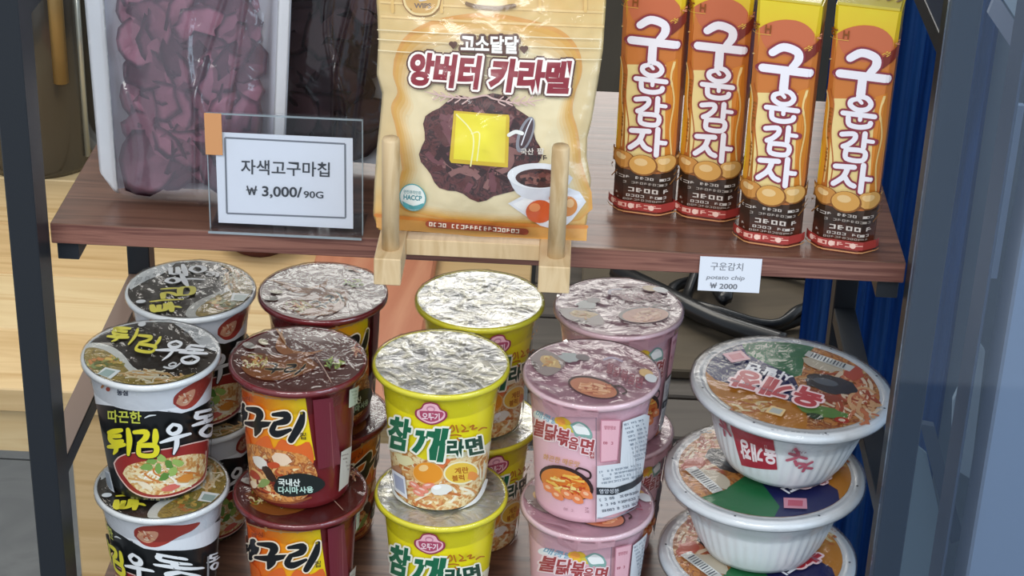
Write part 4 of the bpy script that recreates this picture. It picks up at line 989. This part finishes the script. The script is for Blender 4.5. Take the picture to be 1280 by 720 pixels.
# ------------------------------------------------------------------ clear pouches of purple sweet potato chips
def pouch(name, loc, hw, hh, th, lean, label, ncol, chips, rz=0, group=None, seed=1, hazeL=.10, dark=False, creases=True):
    t = empty(name, loc, label, 'pouch', 'clear pouches of purple chips', rx=-lean, rz=rz)
    def bulge(u, v):       # u -1..1, v 0..1
        e = max(0, 1-(u/.82)**2)**.6
        return th*e*(.55+.45*math.cos(v*PI*.9))*min(1, v*14+.25)
    def sheet(sgn, extra, wr, u0=-1, u1=1, nu=64, nv=90):
        bm = bmesh.new(); rows = []
        for j in range(nv+1):
            v = j/nv; row = []
            for i in range(nu+1):
                u = u0+(u1-u0)*i/nu; cr = 0
                if wr:
                    p = Vector((u*2.2, v*3.5, seed)); cr += .0022*noise.noise(p)*(1-u*u)+.0009*noise.noise(p*3)
                    if creases:
                        for (ca, cb, cw) in creases_list:
                            uu = ca(v); cr += cb*max(0, 1-abs(u-uu)/cw)*(1-v*.2)
                corner = .012*max(0, abs(u)-.85)/.15*max(0, 1-v*14)
                x = hw*u*(1+.15*v); zz = hh*v+corner-.0035*(1-u*u)*max(0, 1-v*8)*(sgn < 0)
                row.append(bm.verts.new((x, sgn*(bulge(u, v)+extra+cr), zz+.0040)))
            rows.append(row)
        for a, b in zip(rows, rows[1:]):
            for i in range(nu): bm.faces.new((a[i], a[i+1], b[i+1], b[i]))
        return bm
    creases_list = [(lambda v: .12+1.0*max(0, v-.35)**1.2, .0042, .045), (lambda v: .60-.35*abs(v-.75), .0026, .04), (lambda v: .14+.10*math.sin(v*9), .0025, .05), (lambda v: -.62+.12*math.sin(v*9), .0024, .06)]
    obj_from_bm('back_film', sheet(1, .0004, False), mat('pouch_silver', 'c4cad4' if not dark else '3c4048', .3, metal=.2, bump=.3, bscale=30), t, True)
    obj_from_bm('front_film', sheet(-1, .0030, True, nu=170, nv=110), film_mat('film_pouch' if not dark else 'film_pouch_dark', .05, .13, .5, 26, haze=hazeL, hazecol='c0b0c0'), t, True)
    for s_ in (-1, 1):     # sealed side strips
        bm = sheet(-1, .0045, False, -1 if s_ < 0 else .88, -.80 if s_ < 0 else 1, 6, 60)
        bmesh.ops.solidify(bm, geom=bm.faces[:], thickness=.0005)
        obj_from_bm('side_seal', bm, mat('seal_white' if not dark else 'seal_shaded', 'fbfcff' if not dark else '7d8894', .3, coat=.5), t, True)  # grey copy carries the rear pouch's shade in its colour
    # chips: wavy discs
    R = random.Random(seed)
    protos = []
    Mt = Matrix.Translation(Vector(loc)) @ Matrix.Rotation(rz, 4, 'Z') @ Matrix.Rotation(-lean, 4, 'X')
    for k in range(4):
        bm = bmesh.new(); n = 14; c0 = bm.verts.new((0, 0, 0)); prev = None
        for rr in (.4, .75, 1.0):
            ring = [bm.verts.new((rr*math.cos(2*PI*i/n)*(1+.12*math.sin(3*i+k)), rr*math.sin(2*PI*i/n)*.85, .18*rr*rr*math.sin(2*(2*PI*i/n)+k)+.05*math.sin(5*i))) for i in range(n)]
            for i in range(n):
                if prev is None: bm.faces.new((c0, ring[i], ring[(i+1) % n]))
                else: bm.faces.new((prev[i], ring[i], ring[(i+1) % n], prev[(i+1) % n]))
            prev = ring
        bmesh.ops.solidify(bm, geom=bm.faces[:], thickness=.07)
        o = obj_from_bm('sweet_potato_chip', bm, ncol, None, True); protos.append(o)
    first = set()
    for c in range(chips):
        k = c % 4; o = protos[k] if k not in first else protos[k].copy()
        if k in first: C.objects.link(o)
        first.add(k)
        row = c//4; u = ((c % 4)-1.5)*.30+R.uniform(-.05, .05)+(.07 if row % 2 else -.05); v = .05+.75*row/(max(1, chips//4-1))*.95; s_ = R.uniform(.022, .026)*hw/.066*(1 if abs(u) < .5 else .8)
        yy = -(bulge(u, v)*.35)+R.uniform(-.003, .003)+.001; v = max(v, .07)
        o.matrix_world = Mt @ Matrix.Translation((hw*u, yy, .014+hh*v*.94)) @ Matrix.Rotation(PI/2+R.uniform(-.3, .3), 4, 'X') @ Matrix.Rotation(R.uniform(-.3, .3)+u*.5, 4, 'Y') @ Matrix.Rotation(R.uniform(0, 6), 4, 'Z') @ Matrix.Diagonal((s_, s_, s_*.8, 1))
        tag(o, ('purple sweet potato chip inside the large clear pouch at the left' if not dark else 'purple chip painted dark for shade inside the shaded pouch behind the price sign'), 'chip', 'purple chips in the left pouch' if not dark else 'purple chips in the shaded pouch')
    return t
purp = ramp_mat('purple_chip', ['94566f', 'a4627a', 'b07084', '824a64'], (50, 50, 50), .6, bump=.4, dist=1)
purp2 = ramp_mat('shaded_chip', ['33181f', '40222a', '261218'], (50, 50, 50), .6, bump=.4)  # near-black copy of the chip colour, painting in the rear pouch's shade
pouch('chip_pouch', (.0850, .048, .0005), .0605, .20, .026, .10, 'large clear silver-edged pouch full of purple chips at the left of the upper board', purp, 56, seed=2, hazeL=.16)
pouch('chip_pouch', (.168, .106, .0005), .053, .20, .020, .06, 'shaded pouch of purple chips painted dark for the shade behind the price sign', purp2, 32, seed=5, dark=True, hazeL=.02)

# ------------------------------------------------------------------ price sign in an acrylic holder
sg = empty('price_sign', (.1545, .006, .0003), 'white paper price sign in a clear acrylic holder in front of the purple chips', 'sign')
acr = film_mat('acrylic', 0, .03, .02, 20, 'fdfeff')
obj_from_bm('front_pane', box_bm(-.0500, .0490, -.0030, -.0015, 0, .080, .0003), acr, sg)
obj_from_bm('back_pane', box_bm(-.0500, .0490, .0018, .0033, 0, .080, .0003), acr, sg)
obj_from_bm('base_plate', box_bm(-.0500, .0490, -.010, .030, -.0001, .0014, .0003), acr, sg)
ed = mat('acrylic_edge', 'aab8bf', .2, coat=.5, alpha=.55)
b = bmesh.new()
for bx in ((-.0502, -.0496, -.0031, -.0014, 0, .0802), (.0486, .0492, -.0031, -.0014, 0, .0802), (-.050, .049, -.0031, -.0014, .0796, .0803), (-.05, .049, -.0104, -.0100, -.0001, .0015)): box_bm(*bx, bm=b)
obj_from_bm('pane_edge', b, ed, sg)
pap = obj_from_bm('paper', box_bm(-.0450, .0425, -.0004, 0, .0032, .0665), mat('paper', 'e6e9f2', .7), sg)
A = Art()
gy = P('7b7f88'); ink = P('3c3f46')
def sx_(x, y): return (x-357.5)/1.90, y
fr_ = [(285, 173), (430, 179), (430, 272), (284, 268)]
for a, b_ in zip(fr_, fr_[1:]+fr_[:1]): A.stroke([a, b_], 2.2, gy, k=1, cap=False)
A.text('자색고구마칩', 303, 216, 17.5, ink, .012, 108, rot=.025)
A.won(310, 244, 11, 11.5, 1.8, ink); A.text('3,000/', 328, 245, 15.5, ink, .02, 49, rot=.02); A.text('90G', 379, 246.5, 10.5, ink, .012, 24, rot=.02)
A.build('lettering', pap, lambda x, y, L: ((x-358.5)/1.90/1000, -.00045-LY*L, (285-(y-.035*(x-358)))/1.80/1000+.0022))
o = obj_from_bm('reflection_strip', box_bm(-.0510, -.0400, -.0036, -.0031, .052, .0805, .0002), mat('amber_reflection', 'd2935c', .25, coat=.8), sg)  # amber strip painted in for a reflection on the holder
# the small slip taped to the edge of the board
tg = empty('price_tag', (.4415, -.0004, -.0135), 'small white paper tag on the front edge of the board under the cartons', 'price tag')
pp = obj_from_bm('paper', box_bm(-.0200, .0198, -.0004, 0, -.0125, .0120), mat('paper2', 'dfe3ec', .7), tg); pp.rotation_euler = (.0, 0, 0)
A = Art(); ink2 = P('6d7078')
A.text('구운감치', 888, 335.5, 9.5, ink2, .0, 40, rot=.03); A.text('potato chip', 884, 347.5, 6.5, P('8a8d94'), .01, 47, rot=.03, shear=.2); A.won(890, 359, 7, 7, 1.2, ink2); A.text('2000', 901, 359.6, 8, ink2, .01, 22, rot=.03)
A.build('lettering', pp, lambda x, y, L: ((x-912.8)/1.925/1000, -.0005-LY*L, (342-(y-.045*(x-912)))/1.74/1000))
